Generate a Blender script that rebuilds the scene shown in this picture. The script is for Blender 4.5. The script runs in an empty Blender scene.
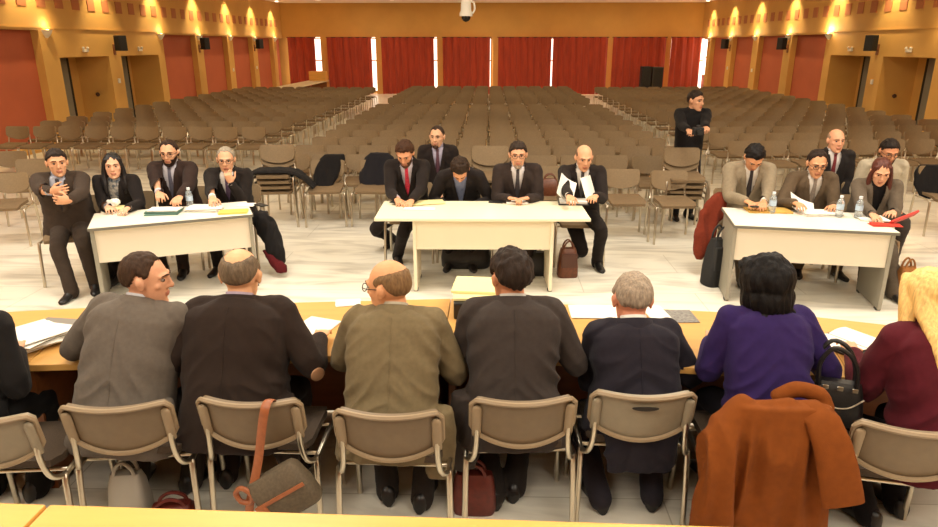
import bpy, bmesh, math, random
from mathutils import Vector, Matrix, noise as mnoise
from mathutils.bvhtree import BVHTree
PI = math.pi
random.seed(7)
sc = bpy.context.scene
COL = sc.collection

# ------------------------------------------------------------------ camera
F_PX, PITCH, YAW, CAM_H = 676.0, math.radians(17.9), math.radians(1.693), 2.25
CP, SP, CY, SY = math.cos(PITCH), math.sin(PITCH), math.cos(YAW), math.sin(YAW)
CAM_D = Vector((-SY*CP, CY*CP, -SP)); CAM_R = Vector((CY, SY, 0)); CAM_U = Vector((-SY*SP, CY*SP, CP))
CAM_O = Vector((0, 0, CAM_H))
def ray(px, py):
    return CAM_D + CAM_R*((px-469)/F_PX) - CAM_U*((py-263.5)/F_PX)
def at(px, py, z=None, Y=None, X=None):
    r = ray(px, py)
    if z is not None: t = (z-CAM_H)/r.z
    elif Y is not None: t = Y/r.y
    else: t = X/r.x
    return CAM_O + r*t
cam_data = bpy.data.cameras.new('camera'); cam = bpy.data.objects.new('camera', cam_data); COL.objects.link(cam)
cam.location = CAM_O; cam.rotation_euler = (PI/2-PITCH, 0, YAW)
cam_data.sensor_width = 36; cam_data.lens = 36*F_PX/938; cam_data.clip_end = 200
sc.camera = cam

# ------------------------------------------------------------------ materials
def lin(c):
    return tuple(((v/255)/12.92 if v/255 <= .04045 else ((v/255+.055)/1.055)**2.4) for v in c)
MATS = {}
def mat(name, rgb, rough=.6, metal=0., nscale=0., namt=.0, bump=0., bscale=None, spec=.5, sheen=0., stretch=None, coat=0., emit=None, estr=0., alpha=1., trans=0., rgb2=None, coords='Object'):
    if name in MATS: return MATS[name]
    m = bpy.data.materials.new(name); m.use_nodes = True; nt = m.node_tree; N = nt.nodes; L = nt.links
    b = N['Principled BSDF']; c = lin(rgb)+(1,)
    b.inputs['Base Color'].default_value = c; b.inputs['Roughness'].default_value = rough
    b.inputs['Metallic'].default_value = metal; b.inputs['Specular IOR Level'].default_value = spec
    if sheen: b.inputs['Sheen Weight'].default_value = sheen; b.inputs['Sheen Roughness'].default_value = .5
    if coat: b.inputs['Coat Weight'].default_value = coat
    if trans: b.inputs['Transmission Weight'].default_value = trans
    if alpha < 1: b.inputs['Alpha'].default_value = alpha
    if emit: b.inputs['Emission Color'].default_value = lin(emit)+(1,); b.inputs['Emission Strength'].default_value = estr
    if nscale:
        tc = N.new('ShaderNodeTexCoord'); mp = N.new('ShaderNodeMapping')
        if stretch: mp.inputs['Scale'].default_value = stretch
        L.new(tc.outputs[coords], mp.inputs['Vector'])
        nz = N.new('ShaderNodeTexNoise'); nz.inputs['Scale'].default_value = nscale; nz.inputs['Detail'].default_value = 4
        L.new(mp.outputs[0], nz.inputs['Vector'])
        if namt or rgb2:
            rp = N.new('ShaderNodeValToRGB')
            c2 = lin(rgb2) if rgb2 else tuple(v*(1-namt) for v in c[:3])
            c1 = c[:3] if rgb2 else tuple(min(1, v*(1+namt)) for v in c[:3])
            rp.color_ramp.elements[0].color = c2+(1,); rp.color_ramp.elements[1].color = c1+(1,)
            rp.color_ramp.elements[0].position = .32; rp.color_ramp.elements[1].position = .68
            L.new(nz.outputs['Fac'], rp.inputs['Fac']); L.new(rp.outputs['Color'], b.inputs['Base Color'])
        if bump:
            n2 = nz
            if bscale:
                n2 = N.new('ShaderNodeTexNoise'); n2.inputs['Scale'].default_value = bscale; n2.inputs['Detail'].default_value = 3
                L.new(mp.outputs[0], n2.inputs['Vector'])
            bp = N.new('ShaderNodeBump'); bp.inputs['Strength'].default_value = bump; bp.inputs['Distance'].default_value = .01
            L.new(n2.outputs['Fac'], bp.inputs['Height']); L.new(bp.outputs['Normal'], b.inputs['Normal'])
    MATS[name] = m; return m
def cloth(name, rgb, namt=.07, sc_=45, sheen=.03):
    return mat(name, rgb, .9, nscale=sc_, namt=namt, bump=.25, bscale=350, spec=.2, sheen=sheen)

def floor_material():
    m = bpy.data.materials.new('marble_floor'); m.use_nodes = True; nt = m.node_tree; N = nt.nodes; L = nt.links
    b = N['Principled BSDF']
    tc = N.new('ShaderNodeTexCoord')
    mp = N.new('ShaderNodeMapping'); mp.inputs['Rotation'].default_value = (0, 0, .35); mp.inputs['Scale'].default_value = (.6, 2.6, 1)
    L.new(tc.outputs['Object'], mp.inputs['Vector'])
    n1 = N.new('ShaderNodeTexNoise'); n1.inputs['Scale'].default_value = 1.3; n1.inputs['Detail'].default_value = 8; n1.inputs['Distortion'].default_value = 1.6
    L.new(mp.outputs[0], n1.inputs['Vector'])
    r1 = N.new('ShaderNodeValToRGB'); e = r1.color_ramp.elements
    e[0].position = .30; e[0].color = lin((196, 190, 176))+(1,)
    e[1].position = .52; e[1].color = lin((236, 231, 216))+(1,)
    L.new(n1.outputs['Fac'], r1.inputs['Fac'])
    br = N.new('ShaderNodeTexBrick'); br.inputs['Scale'].default_value = 1.0; br.inputs['Brick Width'].default_value = 2.1; br.inputs['Row Height'].default_value = .62
    br.inputs['Mortar Size'].default_value = .004; br.inputs['Mortar Smooth'].default_value = .3
    br.inputs['Color1'].default_value = (1, 1, 1, 1); br.inputs['Color2'].default_value = (.95, .945, .93, 1); br.inputs['Mortar'].default_value = (.66, .63, .57, 1)
    mp2 = N.new('ShaderNodeMapping'); mp2.inputs['Location'].default_value = (.13, .1, 0)
    L.new(tc.outputs['Object'], mp2.inputs['Vector']); L.new(mp2.outputs[0], br.inputs['Vector'])
    mx = N.new('ShaderNodeMix'); mx.data_type = 'RGBA'; mx.blend_type = 'MULTIPLY'; mx.inputs['Factor'].default_value = 1
    L.new(r1.outputs['Color'], mx.inputs['A']); L.new(br.outputs['Color'], mx.inputs['B'])
    L.new(mx.outputs['Result'], b.inputs['Base Color'])
    b.inputs['Roughness'].default_value = .28; b.inputs['Specular IOR Level'].default_value = .45
    return m

# ------------------------------------------------------------------ mesh collector
class MB:
    def __init__(s): s.v = []; s.f = []; s.m = []
    def add(s, verts, faces, mi=0, M=None):
        o = len(s.v)
        s.v += [tuple(M @ Vector(p)) for p in verts] if M is not None else [tuple(p) for p in verts]
        s.f += [tuple(i+o for i in f) for f in faces]; s.m += [mi]*len(faces); return s
    def box(s, c, d, mi=0, M=None, bev=0.):
        x, y, z = d[0]/2, d[1]/2, d[2]/2
        if bev:
            bm = bmesh.new(); bmesh.ops.create_cube(bm, size=1)
            for v in bm.verts: v.co = Vector((v.co.x*d[0], v.co.y*d[1], v.co.z*d[2]))
            bmesh.ops.bevel(bm, geom=list(bm.edges), offset=min(bev, min(d)*.45), segments=2, affect='EDGES', profile=.6)
            bm.verts.index_update()
            vs = [v.co+Vector(c) for v in bm.verts]; fs = [[v.index for v in f.verts] for f in bm.faces]; bm.free()
            return s.add(vs, fs, mi, M)
        vs = [(c[0]+a*x, c[1]+b*y, c[2]+e*z) for a in (-1, 1) for b in (-1, 1) for e in (-1, 1)]
        return s.add(vs, [(0, 1, 3, 2), (4, 6, 7, 5), (0, 4, 5, 1), (2, 3, 7, 6), (0, 2, 6, 4), (1, 5, 7, 3)], mi, M)
    def loft(s, rings, mi=0, caps=True, closed=True, M=None):
        n = len(rings[0]); vs = [p for r in rings for p in r]; fs = []
        for i in range(len(rings)-1):
            for j in range(n if closed else n-1):
                k = (j+1) % n
                fs.append((i*n+j, i*n+k, (i+1)*n+k, (i+1)*n+j))
        if caps and closed:
            fs.append(tuple(range(n-1, -1, -1))); fs.append(tuple((len(rings)-1)*n+j for j in range(n)))
        return s.add(vs, fs, mi, M)
    def tube(s, pts, r, n=8, mi=0, M=None, flat=None, sub=0, dome=True):
        P = [Vector(p) for p in pts]; R = list(r) if isinstance(r, (list, tuple)) else [r]*len(P)
        if sub: P, R = smooth_path(P, R, sub)
        T = []
        for i in range(len(P)):
            a = P[max(0, i-1)]; b = P[min(len(P)-1, i+1)]; t = (b-a)
            T.append(t.normalized() if t.length > 1e-9 else Vector((0, 0, 1)))
        up = Vector((0, 0, 1)) if abs(T[0].z) < .9 else Vector((0, 1, 0))
        u = T[0].cross(up).normalized(); rings = []
        def ring(p, t, r_, u):
            w = t.cross(u)
            fu, fw = flat if flat else (1, 1)
            return [p+u*(math.cos(2*PI*k/n)*r_*fu)+w*(math.sin(2*PI*k/n)*r_*fw) for k in range(n)]
        for i, p in enumerate(P):
            t = T[i]; u = (u-t*u.dot(t)); u = u.normalized() if u.length > 1e-6 else t.orthogonal().normalized()
            if i == 0 and dome:
                rings.append(ring(p-t*R[0]*.75, t, R[0]*.45, u)); rings.append(ring(p-t*R[0]*.45, t, R[0]*.82, u))
            rings.append(ring(p, t, R[i], u))
            if i == len(P)-1 and dome:
                rings.append(ring(p+t*R[i]*.45, t, R[i]*.82, u)); rings.append(ring(p+t*R[i]*.75, t, R[i]*.45, u))
        return s.loft(rings, mi, M=M)
    def ell(s, c, r, mi=0, M=None, nu=14, nv=9, R=None):
        vs = []; fs = []
        for i in range(nv+1):
            a = PI*i/nv - PI/2
            for j in range(nu):
                b = 2*PI*j/nu
                p = Vector((math.cos(a)*math.cos(b)*r[0], math.cos(a)*math.sin(b)*r[1], math.sin(a)*r[2]))
                if R is not None: p = R @ p
                vs.append(p+Vector(c))
        for i in range(nv):
            for j in range(nu):
                k = (j+1) % nu; fs.append((i*nu+j, i*nu+k, (i+1)*nu+k, (i+1)*nu+j))
        return s.add(vs, fs, mi, M)
    def grid(s, P, mi=0, thick=0., M=None):
        """P[i][j] points; optional thickness along averaged normals"""
        ni, nj = len(P), len(P[0]); P = [[Vector(p) for p in r] for r in P]
        vs = [p for r in P for p in r]; q = lambda i, j: i*nj+j
        fs = [(q(i, j), q(i, j+1), q(i+1, j+1), q(i+1, j)) for i in range(ni-1) for j in range(nj-1)]
        if thick:
            back = []
            for i in range(ni):
                for j in range(nj):
                    a = P[min(ni-1, i+1)][j]-P[max(0, i-1)][j]; b = P[i][min(nj-1, j+1)]-P[i][max(0, j-1)]
                    nn = a.cross(b); nn = nn.normalized() if nn.length > 1e-12 else Vector((0, 0, 1))
                    back.append(P[i][j]+nn*thick)
            o = len(vs); vs += back
            fs += [tuple(o+k for k in f[::-1]) for f in list(fs)]
            for j in range(nj-1):
                fs.append((q(0, j+1), q(0, j), o+q(0, j), o+q(0, j+1))); fs.append((q(ni-1, j), q(ni-1, j+1), o+q(ni-1, j+1), o+q(ni-1, j)))
            for i in range(ni-1):
                fs.append((q(i, 0), q(i+1, 0), o+q(i+1, 0), o+q(i, 0))); fs.append((q(i+1, nj-1), q(i, nj-1), o+q(i, nj-1), o+q(i+1, nj-1)))
        return s.add(vs, fs, mi, M)
    def mesh(s, name, mats, smooth=False):
        me = bpy.data.meshes.new(name); me.from_pydata(s.v, [], s.f)
        for m in (mats if isinstance(mats, (list, tuple)) else [mats]): me.materials.append(m)
        me.polygons.foreach_set('material_index', s.m)
        bm = bmesh.new(); bm.from_mesh(me); bmesh.ops.recalc_face_normals(bm, faces=bm.faces); bm.to_mesh(me); bm.free()
        if smooth: smooth_by_angle(me, smooth if not isinstance(smooth, bool) else 40)
        me.update(); return me
    def build(s, name, mats, parent=None, smooth=False, off=None):
        """off: world origin that vertices are made relative to"""
        if off is not None:
            s.v = [(p[0]-off[0], p[1]-off[1], p[2]-off[2]) for p in s.v]
        return link(name, s.mesh(name, mats, smooth), parent)
def smooth_by_angle(me, deg):
    me.polygons.foreach_set('use_smooth', [True]*len(me.polygons))
    bm = bmesh.new(); bm.from_mesh(me); lim = math.radians(deg)
    for e in bm.edges:
        if len(e.link_faces) == 2: e.smooth = e.calc_face_angle(0) < lim
        else: e.smooth = True
    bm.to_mesh(me); bm.free()
def smooth_path(P, R, sub):
    Q, S = [], []
    n = len(P)
    for i in range(n-1):
        p0, p1, p2, p3 = P[max(0, i-1)], P[i], P[i+1], P[min(n-1, i+2)]
        for k in range(sub):
            t = k/sub; t2, t3 = t*t, t*t*t
            Q.append(.5*((2*p1)+(p2-p0)*t+(2*p0-5*p1+4*p2-p3)*t2+(3*p1-p0-3*p2+p3)*t3)); S.append(R[i]*(1-t)+R[i+1]*t)
    Q.append(P[-1]); S.append(R[-1]); return Q, S
def link(name, me, parent=None):
    o = bpy.data.objects.new(name, me); COL.objects.link(o)
    if parent is not None: o.parent = parent
    return o
def thing(name, label, cat, loc=(0, 0, 0), rz=0., group=None):
    o = bpy.data.objects.new(name, None); COL.objects.link(o); o.empty_display_size = .2
    o.location = loc; o.rotation_euler = (0, 0, rz); o['label'] = label; o['category'] = cat
    if group: o['group'] = group
    return o
def tag(o, label, cat, group=None):
    o['label'] = label; o['category'] = cat
    if group: o['group'] = group
    return o
def struct(o): o['kind'] = 'structure'; return o
def rotz(a, loc=(0, 0, 0)): return Matrix.Translation(Vector(loc)) @ Matrix.Rotation(a, 4, 'Z')
def dup(root, loc, rz, label, group=None):
    r = root.copy(); COL.objects.link(r); r.location = loc; r.rotation_euler = (0, 0, rz); r['label'] = label
    if group: r['group'] = group
    for ch in root.children:
        c = ch.copy(); COL.objects.link(c); c.parent = r
        for g in ch.children:
            d = g.copy(); COL.objects.link(d); d.parent = c
    return r
def remesh(mb, voxel, smooth_it=3, fac=.5):
    """one continuous surface out of overlapping closed shells"""
    me = bpy.data.meshes.new('tmp'); me.from_pydata(mb.v, [], mb.f)
    bm = bmesh.new(); bm.from_mesh(me); bmesh.ops.recalc_face_normals(bm, faces=bm.faces); bm.to_mesh(me); bm.free()
    o = bpy.data.objects.new('tmp', me); COL.objects.link(o)
    md = o.modifiers.new('r', 'REMESH'); md.mode = 'VOXEL'; md.voxel_size = voxel; md.adaptivity = 0
    if smooth_it:
        sm = o.modifiers.new('s', 'SMOOTH'); sm.iterations = smooth_it; sm.factor = fac
    dg = bpy.context.evaluated_depsgraph_get(); dg.update()
    out = bpy.data.meshes.new_from_object(o.evaluated_get(dg))
    bpy.data.objects.remove(o); bpy.data.meshes.remove(me)
    return out
def interp(x, tab):
    if x <= tab[0][0]: return tab[0][1]
    for (a, u), (b, v) in zip(tab, tab[1:]):
        if x <= b:
            t = (x-a)/(b-a); return u+(v-u)*t
    return tab[-1][1]
def sstep(a, b, x):
    t = max(0, min(1, (x-a)/(b-a))) if a != b else float(x > a); return t*t*(3-2*t)
# ------------------------------------------------------------------ the hall
HW, BACK_Y, CEIL, BAND = 9.85, 33.5, 4.12, 2.56
M_ochre = mat('ochre_paint', (206, 158, 84), .75, nscale=1.2, namt=.05)
M_red = mat('brick_red_paint', (172, 86, 54), .8, nscale=1.5, namt=.05)
M_tile = mat('upper_wall_tile_red', (176, 108, 66), .8)
M_ceil = mat('ceiling_white', (236, 226, 205), .9)
M_curt = mat('curtain_red', (160, 54, 28), .85, nscale=9, namt=.15, stretch=(1, 1, .15), sheen=.2)
M_white = mat('white_plastic', (232, 226, 212), .5)
M_black = mat('black_plastic', (22, 21, 20), .55)
M_grill = mat('speaker_grille', (30, 29, 28), .8, nscale=90, namt=.4)
M_darkgap = mat('dark_door_gap', (32, 26, 20), .8)
M_doorgrey = mat('grey_steel_door', (128, 124, 112), .5)
M_chrome = mat('chrome_tube', (200, 190, 172), .28, metal=1.)
M_day = mat('daylit_window', (255, 250, 240), .4, emit=(255, 244, 226), estr=2.2)
M_wood = mat('yellow_beech', (214, 160, 78), .42, nscale=2.2, namt=.08, stretch=(1, 9, 9))
M_woodp = mat('pale_beech', (206, 156, 84), .42, nscale=2.2, namt=.06, stretch=(1, 9, 9))
M_woodd = mat('brown_panel', (128, 74, 34), .5, nscale=2.5, namt=.15, stretch=(1, 8, 8))

fl = MB(); fl.box((0, 14, -.05), (2*HW+2.4, 42, .1))
struct(fl.build('floor', floor_material()))
ce = MB(); ce.box((0, 14, CEIL+.05), (2*HW+2.4, 42, .1)); struct(ce.build('ceiling', M_ceil))
bw = MB(); bw.box((0, BACK_Y+.6, CEIL/2), (2*HW+2.4, .1, CEIL), 0)          # behind the windows
bw.box((0, BACK_Y+.12, (CEIL+2.62)/2), (2*HW, .24, CEIL-2.62), 0)
def bx(px): return at(px, 60, Y=33.3).x
for a, b in ((316, 328), (371, 383), (433, 443), (489, 499), (606, 613), (664, 671)):
    xa, xb = bx(a), bx(b)
    if b-a > 9: xa = xb-(xb-xa)*.62
    bw.box(((xa+xb)/2, BACK_Y+.12, 1.31), (xb-xa, .24, 2.62), 0)
struct(bw.build('wall_back', M_ochre))
fw = MB(); fw.box((0, -6, CEIL/2), (2*HW+2.4, .1, CEIL)); struct(fw.build('wall_front', M_ochre))

SEGS = [(-6, 6, 'w'), (6, 8.6, 'r'), (8.6, 9.2, 'w'), (9.2, 11.9, 'r'), (11.9, 12.5, 'w'), (12.5, 15.3, 'r'), (15.3, 15.9, 'w'), (15.9, 18.0, 'd'), (18.0, 18.6, 'w'), (18.6, 20.75, 'd'),
        (20.75, 21.15, 'w'), (21.15, 23.55, 'r'), (23.55, 24.1, 'w'), (24.1, 26.4, 'r'), (26.4, 26.95, 'w'), (26.95, 29.2, 'r'), (29.2, 29.75, 'w'), (29.75, 32.0, 'r'), (32.0, 32.5, 'w'), (32.5, 33.5, 'r')]
dn = 0
for s, side in ((-1, 'left'), (1, 'right')):
    w = MB(); X = s*HW
    w.box((X+s*.5, 13.75, (CEIL+BAND)/2), (1.0, 39.6, CEIL-BAND), 0)
    for a, b, k in SEGS:
        c, d = (a+b)/2, b-a
        if k == 'w': w.box((X+s*.5, c, BAND/2), (1.0, d, BAND), 0)
        elif k == 'r':
            w.box((X+s*.59, c, BAND/2), (.82, d, BAND), 1); w.box((X+s*.48, c, .07), (.9, d, .14), 0)
        else:
            w.box((X+s*.5, c, (BAND+1.98)/2), (1.0, d, BAND-1.98), 0)
            w.box((X+s*.93, c, .99), (.1, d, 1.98), 0)
            dn += 1
            dm = MB()                                            # steel leaf and its dark gap on the deep end of the recess
            v0 = a*.085; dm.box((X+s*.85, a+v0-.2, .97), (.05, .86, 1.94), 0); dm.box((X+s*.86, a+v0+.29, .97), (.04, .12, 1.94), 1)
            dr = struct(dm.build('door_%d' % dn, [M_doorgrey, M_darkgap]))
            if dn in (1, 3):
                kb = MB(); kb.tube([(X+s*.42, b-.001, 1.02), (X+s*.42, b-.06, 1.02)], [.03, .055], 14); struct(kb.build('door_knob', mat('dark_brown_metal', (70, 34, 14), .5), dr, smooth=True))
    struct(w.build('wall_'+side, [M_ochre, M_red]))
    t = MB()                                                     # rows of small red squares high on the wall
    y = 9.0
    while y < 33.2:
        t.box((X-s*.006, y, 3.19), (.02, .30, .29)); y += .655
    o = t.build('trim_%d' % (1 if s < 0 else 2), M_tile); struct(o)
    tr = MB(); tr.box((X-s*.012, 13.75, 2.62), (.03, 39.5, .03)); struct(tr.build('trim_%d' % (3 if s < 0 else 4), M_ochre))

# windows at the back and the curtains in front of them
slits = [(288, 322), (326, 377), (381, 444), (441, 492), (498, 609), (611, 667), (669, 712)]
for i, (a, b) in enumerate(slits):
    xa, xb = bx(a), bx(b)
    g = MB(); g.box(((xa+xb)/2, BACK_Y+.2, 1.36), (xb-xa, .03, 2.5), 0)
    wo = struct(g.build('window_%d' % (i+1), M_day))
    fr = MB()
    for z in (.12, 1.55, 2.56): fr.box(((xa+xb)/2, BACK_Y+.17, z), (xb-xa, .05, .05))
    for x in (xa+.03, xb-.03): fr.box((x, BACK_Y+.17, 1.36), (.06, .05, 2.5))
    struct(fr.build('window_frame', M_ochre, wo))
CURT = [(289, 316, 'narrow red curtain in the left rear corner'), (328, 372, 'red curtain second from the left on the rear wall'), (382, 434, 'red curtain third from the left on the rear wall'),
        (443, 490, 'red curtain fourth from the left, behind the centre seating block'), (498, 551, 'red curtain left of the thin gap in the double pair'), (552.5, 607, 'red curtain right of the thin gap in the double pair'),
        (612, 665, 'red curtain behind the two black loudspeaker cabinets'), (670, 700, 'narrow red curtain beside the bare sunny window')]
for a, b, lb in CURT:
    xa, xb = bx(a), bx(b); n = max(30, int((xb-xa)*34)); P = []
    ph = random.random()*6
    for z in (.02, .6, 1.3, 2.0, 2.6):
        row = []
        for i in range(n+1):
            x = xa+(xb-xa)*i/n; k = .5+.5*z/2.6
            row.append((x, 33.28+.045*math.sin(x*17+ph+.5*math.sin(x*3.1))+.02*math.sin(x*39+z), z))
        P.append(row)
    c = MB(); c.grid(P, thick=.012)
    o = c.build('curtain', M_curt, smooth=60); tag(o, lb, 'curtain', 'red curtains on the rear wall')
    rd = MB(); rd.tube([(xa-.03, 33.3, 2.6), (xb+.03, 33.3, 2.6)], .018, 8); rd.build('curtain_rail', M_black, o, smooth=True)

g = MB(); g.box((HW+.165, 32.95, 1.72), (.02, .9, 1.6)); wo = struct(g.build('window_8', M_day))
fr = MB()
for z in (.92, 1.72, 2.52): fr.box((HW+.15, 32.95, z), (.03, .95, .05))
struct(fr.build('window_frame', M_ochre, wo))
# sconces on the pillars, speakers on brackets, small wall fittings
M_sc = mat('sconce_shade', (240, 232, 214), .5)
M_bulb = mat('sconce_bulb', (255, 214, 140), .4, emit=(255, 205, 130), estr=6)
SCY = [(15.55, 'beside the near red bay'), (21.0, 'past the second doorway'), (23.8, 'above the middle speaker'), (26.7, 'between the second and third red bays'), (29.45, 'above the farthest speaker'), (32.25, 'next to the rear corner')]
for s, side in ((-1, 'left'), (1, 'right')):
    for y, wh in SCY:
        x = s*HW
        r = thing('wall_sconce', 'small white half-cone wall light on the %s wall, %s' % (side, wh), 'wall light', (x, y, 2.40), 0, 'white sconces along the %s wall' % side)
        m = MB(); rings = []
        for z, q in ((0, .03), (.05, .075), (.11, .115), (.17, .14)):
            rings.append([(-s*(math.sin(PI*k/10)*q), math.cos(PI*k/10)*q*1.05, z) for k in range(11)])
        m.loft(rings, caps=False, closed=False); m.loft([[(0, p[1], p[2]) for p in r_] for r_ in rings], caps=False, closed=False)
        m.build('shade', M_sc, r, smooth=True)
        mb = MB(); mb.ell((-s*.05, 0, .15), (.04, .05, .04)); mb.build('bulb', M_bulb, r, smooth=True)
        ld = bpy.data.lights.new('sconce_lamp', 'POINT'); lo = bpy.data.objects.new('sconce_lamp', ld); COL.objects.link(lo)
        ld.energy = 30 if (s > 0 and y < 22) else (12 if s > 0 else 6); ld.color = (1, .74, .40); ld.shadow_soft_size = .06; lo.location = (x-s*.12, y, 2.68)
def box_speaker(x, y, z, s, label):
    r = thing('wall_speaker', label, 'loudspeaker', (x, y, z), 0, 'black loudspeakers on the side walls')
    R = rotz(s*.45)
    m = MB(); m.box((-s*.33, -.02, 0), (.22, .22, .38), 0, R, bev=.015); m.build('cabinet', M_black, r)
    g = MB(); g.box((-s*.33, -.135, 0), (.18, .015, .34), 0, R, bev=.006); g.build('grille', M_grill, r)
    b = MB(); b.tube([(0, 0, -.16), (-s*.16, 0, -.15), (-s*.26, 0, -.12)], .022, 8); b.box((-s*.012, 0, -.16), (.024, .10, .26), 0); b.build('bracket', M_woodd, r)
for s, side in ((-1, 'left'), (1, 'right')):
    for y, wh in ((18.3, 'between the two doorways'), (23.75, 'on the middle pillar'), (29.4, 'farthest from the doorways')):
        box_speaker(s*HW, y, 2.30, s, 'black loudspeaker on bracket, %s wall, %s' % (side, wh))
for s, side in ((-1, 'left'), (1, 'right')):
    for y, wh in ((16.95, 'nearer'), (19.65, 'farther')):
        r = thing('emergency_light', 'small white emergency light above the %s doorway of the %s wall' % (wh, side), 'emergency light', (s*HW, y, 2.12))
        m = MB(); m.box((-s*.02, 0, 0), (.04, .22, .06), bev=.008); m.build('housing', M_white, r)
        m = MB(); m.ell((-s*.03, -.09, .06), (.035, .035, .035)); m.ell((-s*.03, .09, .06), (.035, .035, .035)); m.build('lamp', M_white, r, smooth=True)
    for y, wh in ((18.3, 'between the doorways'), (26.7, 'on the pillar after the second bay'), (29.45, 'on the pillar before the last full bay')):
        m = MB(); m.box((s*(HW-.015), y, 1.35), (.03, .10, .12), bev=.006); tag(m.build('wall_switch', M_white), 'small white wall switch %s of the %s wall' % (wh, side), 'switch')

# hanging dome camera
p = at(466, 9, Y=9.5)
r = thing('dome_camera', 'white ceiling dome camera hanging at the top centre', 'camera', (p.x, p.y, CEIL))
m = MB(); m.tube([(0, 0, 0), (0, 0, -1.05)], .04, 14); m.build('pole', M_white, r, smooth=True)
m = MB(); zt = p.z-CEIL
m.loft([[(math.cos(2*PI*k/18)*q, math.sin(2*PI*k/18)*q, zt+z) for k in range(18)] for z, q in ((.16, .045), (.12, .062), (-.02, .07), (-.05, .085), (-.09, .085))]); m.build('housing', M_white, r, smooth=35)
m = MB(); m.ell((0, 0, zt-.095), (.062, .062, .065)); m.build('dome', mat('smoked_dome', (24, 20, 16), .12), r, smooth=True)
m = MB(); m.tube([(.05, 0, zt+.10), (.10, 0, zt+.08), (.115, 0, zt), (.09, 0, zt-.05)], .012, 8, sub=4); m.build('cable', M_white, r, smooth=True)

# rostrum tables and cabinets at the rear
m = MB(); m.box((-8.0, 29.6, .66), (.85, 6.4, .06), bev=.01)
r = thing('long_table', 'long low pale table running towards the rear left corner', 'table', (0, 0, 0)); m.build('tabletop', mat('pale_laminate', (214, 196, 160), .5), r)
for y in (26.6, 29.6, 32.6):
    q = MB(); q.box((-8.0, y, .315), (.7, .05, .63)); q.build('leg', M_woodd, r)
q = MB(); q.box((-7.9, 32.1, .90), (.75, .5, .42), bev=.015); tag(q.build('wooden_box', M_wood), 'pale wooden box standing on the far end of the long table', 'box')
for px, w, h, mt_, lb in ((645.5, .42, 1.0, M_black, 'tall black loudspeaker cabinet before the rear curtain'), (657, .46, .98, mat('dark_grey_cab', (62, 58, 52), .7), 'dark grey equipment case right of the black rear cabinet')):
    c = at(px, 74, Y=31.6); r = thing('floor_speaker', lb, 'loudspeaker', (c.x, c.y, 0))
    q = MB(); q.box((0, 0, h/2+.35), (w, .45, h), bev=.02); q.build('cabinet', mt_, r)
    q = MB(); q.box((0, -.23, h/2+.35), (w*.86, .02, h*.9)); q.build('grille', M_grill, r)
    q = MB(); q.box((0, 0, .175), (w*1.1, .5, .35)); q.build('plinth', M_black, r)

# ------------------------------------------------------------------ hall lights, with unseen ceiling lamps added
def area(x, y, z, sx, sy, e, col=(1, .93, .815), rot=(0, 0, 0)):  # bare area lamp added under the ceiling, no panel fixture seen
    d = bpy.data.lights.new('unseen_ceiling_lamp', 'AREA'); d.shape = 'RECTANGLE'; d.size = sx; d.size_y = sy; d.energy = e; d.color = col
    o = bpy.data.objects.new('unseen_ceiling_lamp', d); COL.objects.link(o); o.location = (x, y, z); o.rotation_euler = rot; return o
E = 1.0
for x in (-6, -2, 2, 6):
    area(x, 5.6, CEIL-.03, 1.6, 1.6, 142*E); area(x, 2.0, CEIL-.03, 1.6, 1.6, 66*E); area(x, -.6, CEIL-.03, 1.6, 1.6, 100*E)  # last row, behind the camera, added to brighten the floor under near chairs
for y in (11, 16, 21, 26, 30.5):
    for x in (-5.5, 0, 5.5):
        area(x, y, CEIL-.03, 1.2, 1.2, 62*E, (1, .80, .54))
M_lens = mat('downlight_lens', (255, 240, 214), .4, emit=(255, 236, 205), estr=5)
k = 0
for s, side in ((-1, 'left'), (1, 'right')):
    for i, y in enumerate((12.2, 15.0, 17.8, 20.7, 23.6, 26.5, 29.3, 32.0)):
        d = bpy.data.lights.new('wall_washer_lamp', 'SPOT'); d.energy = 230; d.color = (1, .80, .44); d.spot_size = math.radians(84); d.spot_blend = .8; d.shadow_soft_size = .05
        o = bpy.data.objects.new('wall_washer_lamp', d); COL.objects.link(o); o.location = (s*(HW-.45), y, CEIL-.06)
        o.rotation_euler = (0, s*math.radians(-14), 0)
        m = MB(); m.tube([(s*(HW-.32), y, CEIL-.002), (s*(HW-.32), y, CEIL-.03)], .07, 16, dome=False)
        tag(m.build('ceiling_downlight', M_lens), 'recessed wall-washer downlight, number %s along the %s wall' % (('one', 'two', 'three', 'four', 'five', 'six', 'seven', 'eight')[i], side), 'ceiling light', 'wall-washer downlights')
for px, wh in ((318, 'far left'), (392, 'left of centre'), (597, 'right of centre'), (671, 'far right')):
    c = at(px, 0, Y=30.3); m = MB(); m.tube([(c.x, c.y, CEIL-.002), (c.x, c.y, CEIL-.05)], .11, 18, dome=False)
    tag(m.build('ceiling_downlight', M_lens), 'round recessed ceiling downlight near the rear wall, %s' % wh, 'ceiling light', 'rear ceiling downlights')
w = bpy.data.worlds.new('world'); sc.world = w; w.use_nodes = True
w.node_tree.nodes['Background'].inputs[0].default_value = (1, .9, .75, 1); w.node_tree.nodes['Background'].inputs[1].default_value = .15
sc.view_settings.view_transform = 'Standard'; sc.view_settings.look = 'None'; sc.view_settings.gamma = 1; sc.view_settings.exposure = -0.06
sc.view_settings.use_curve_mapping = False
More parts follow.
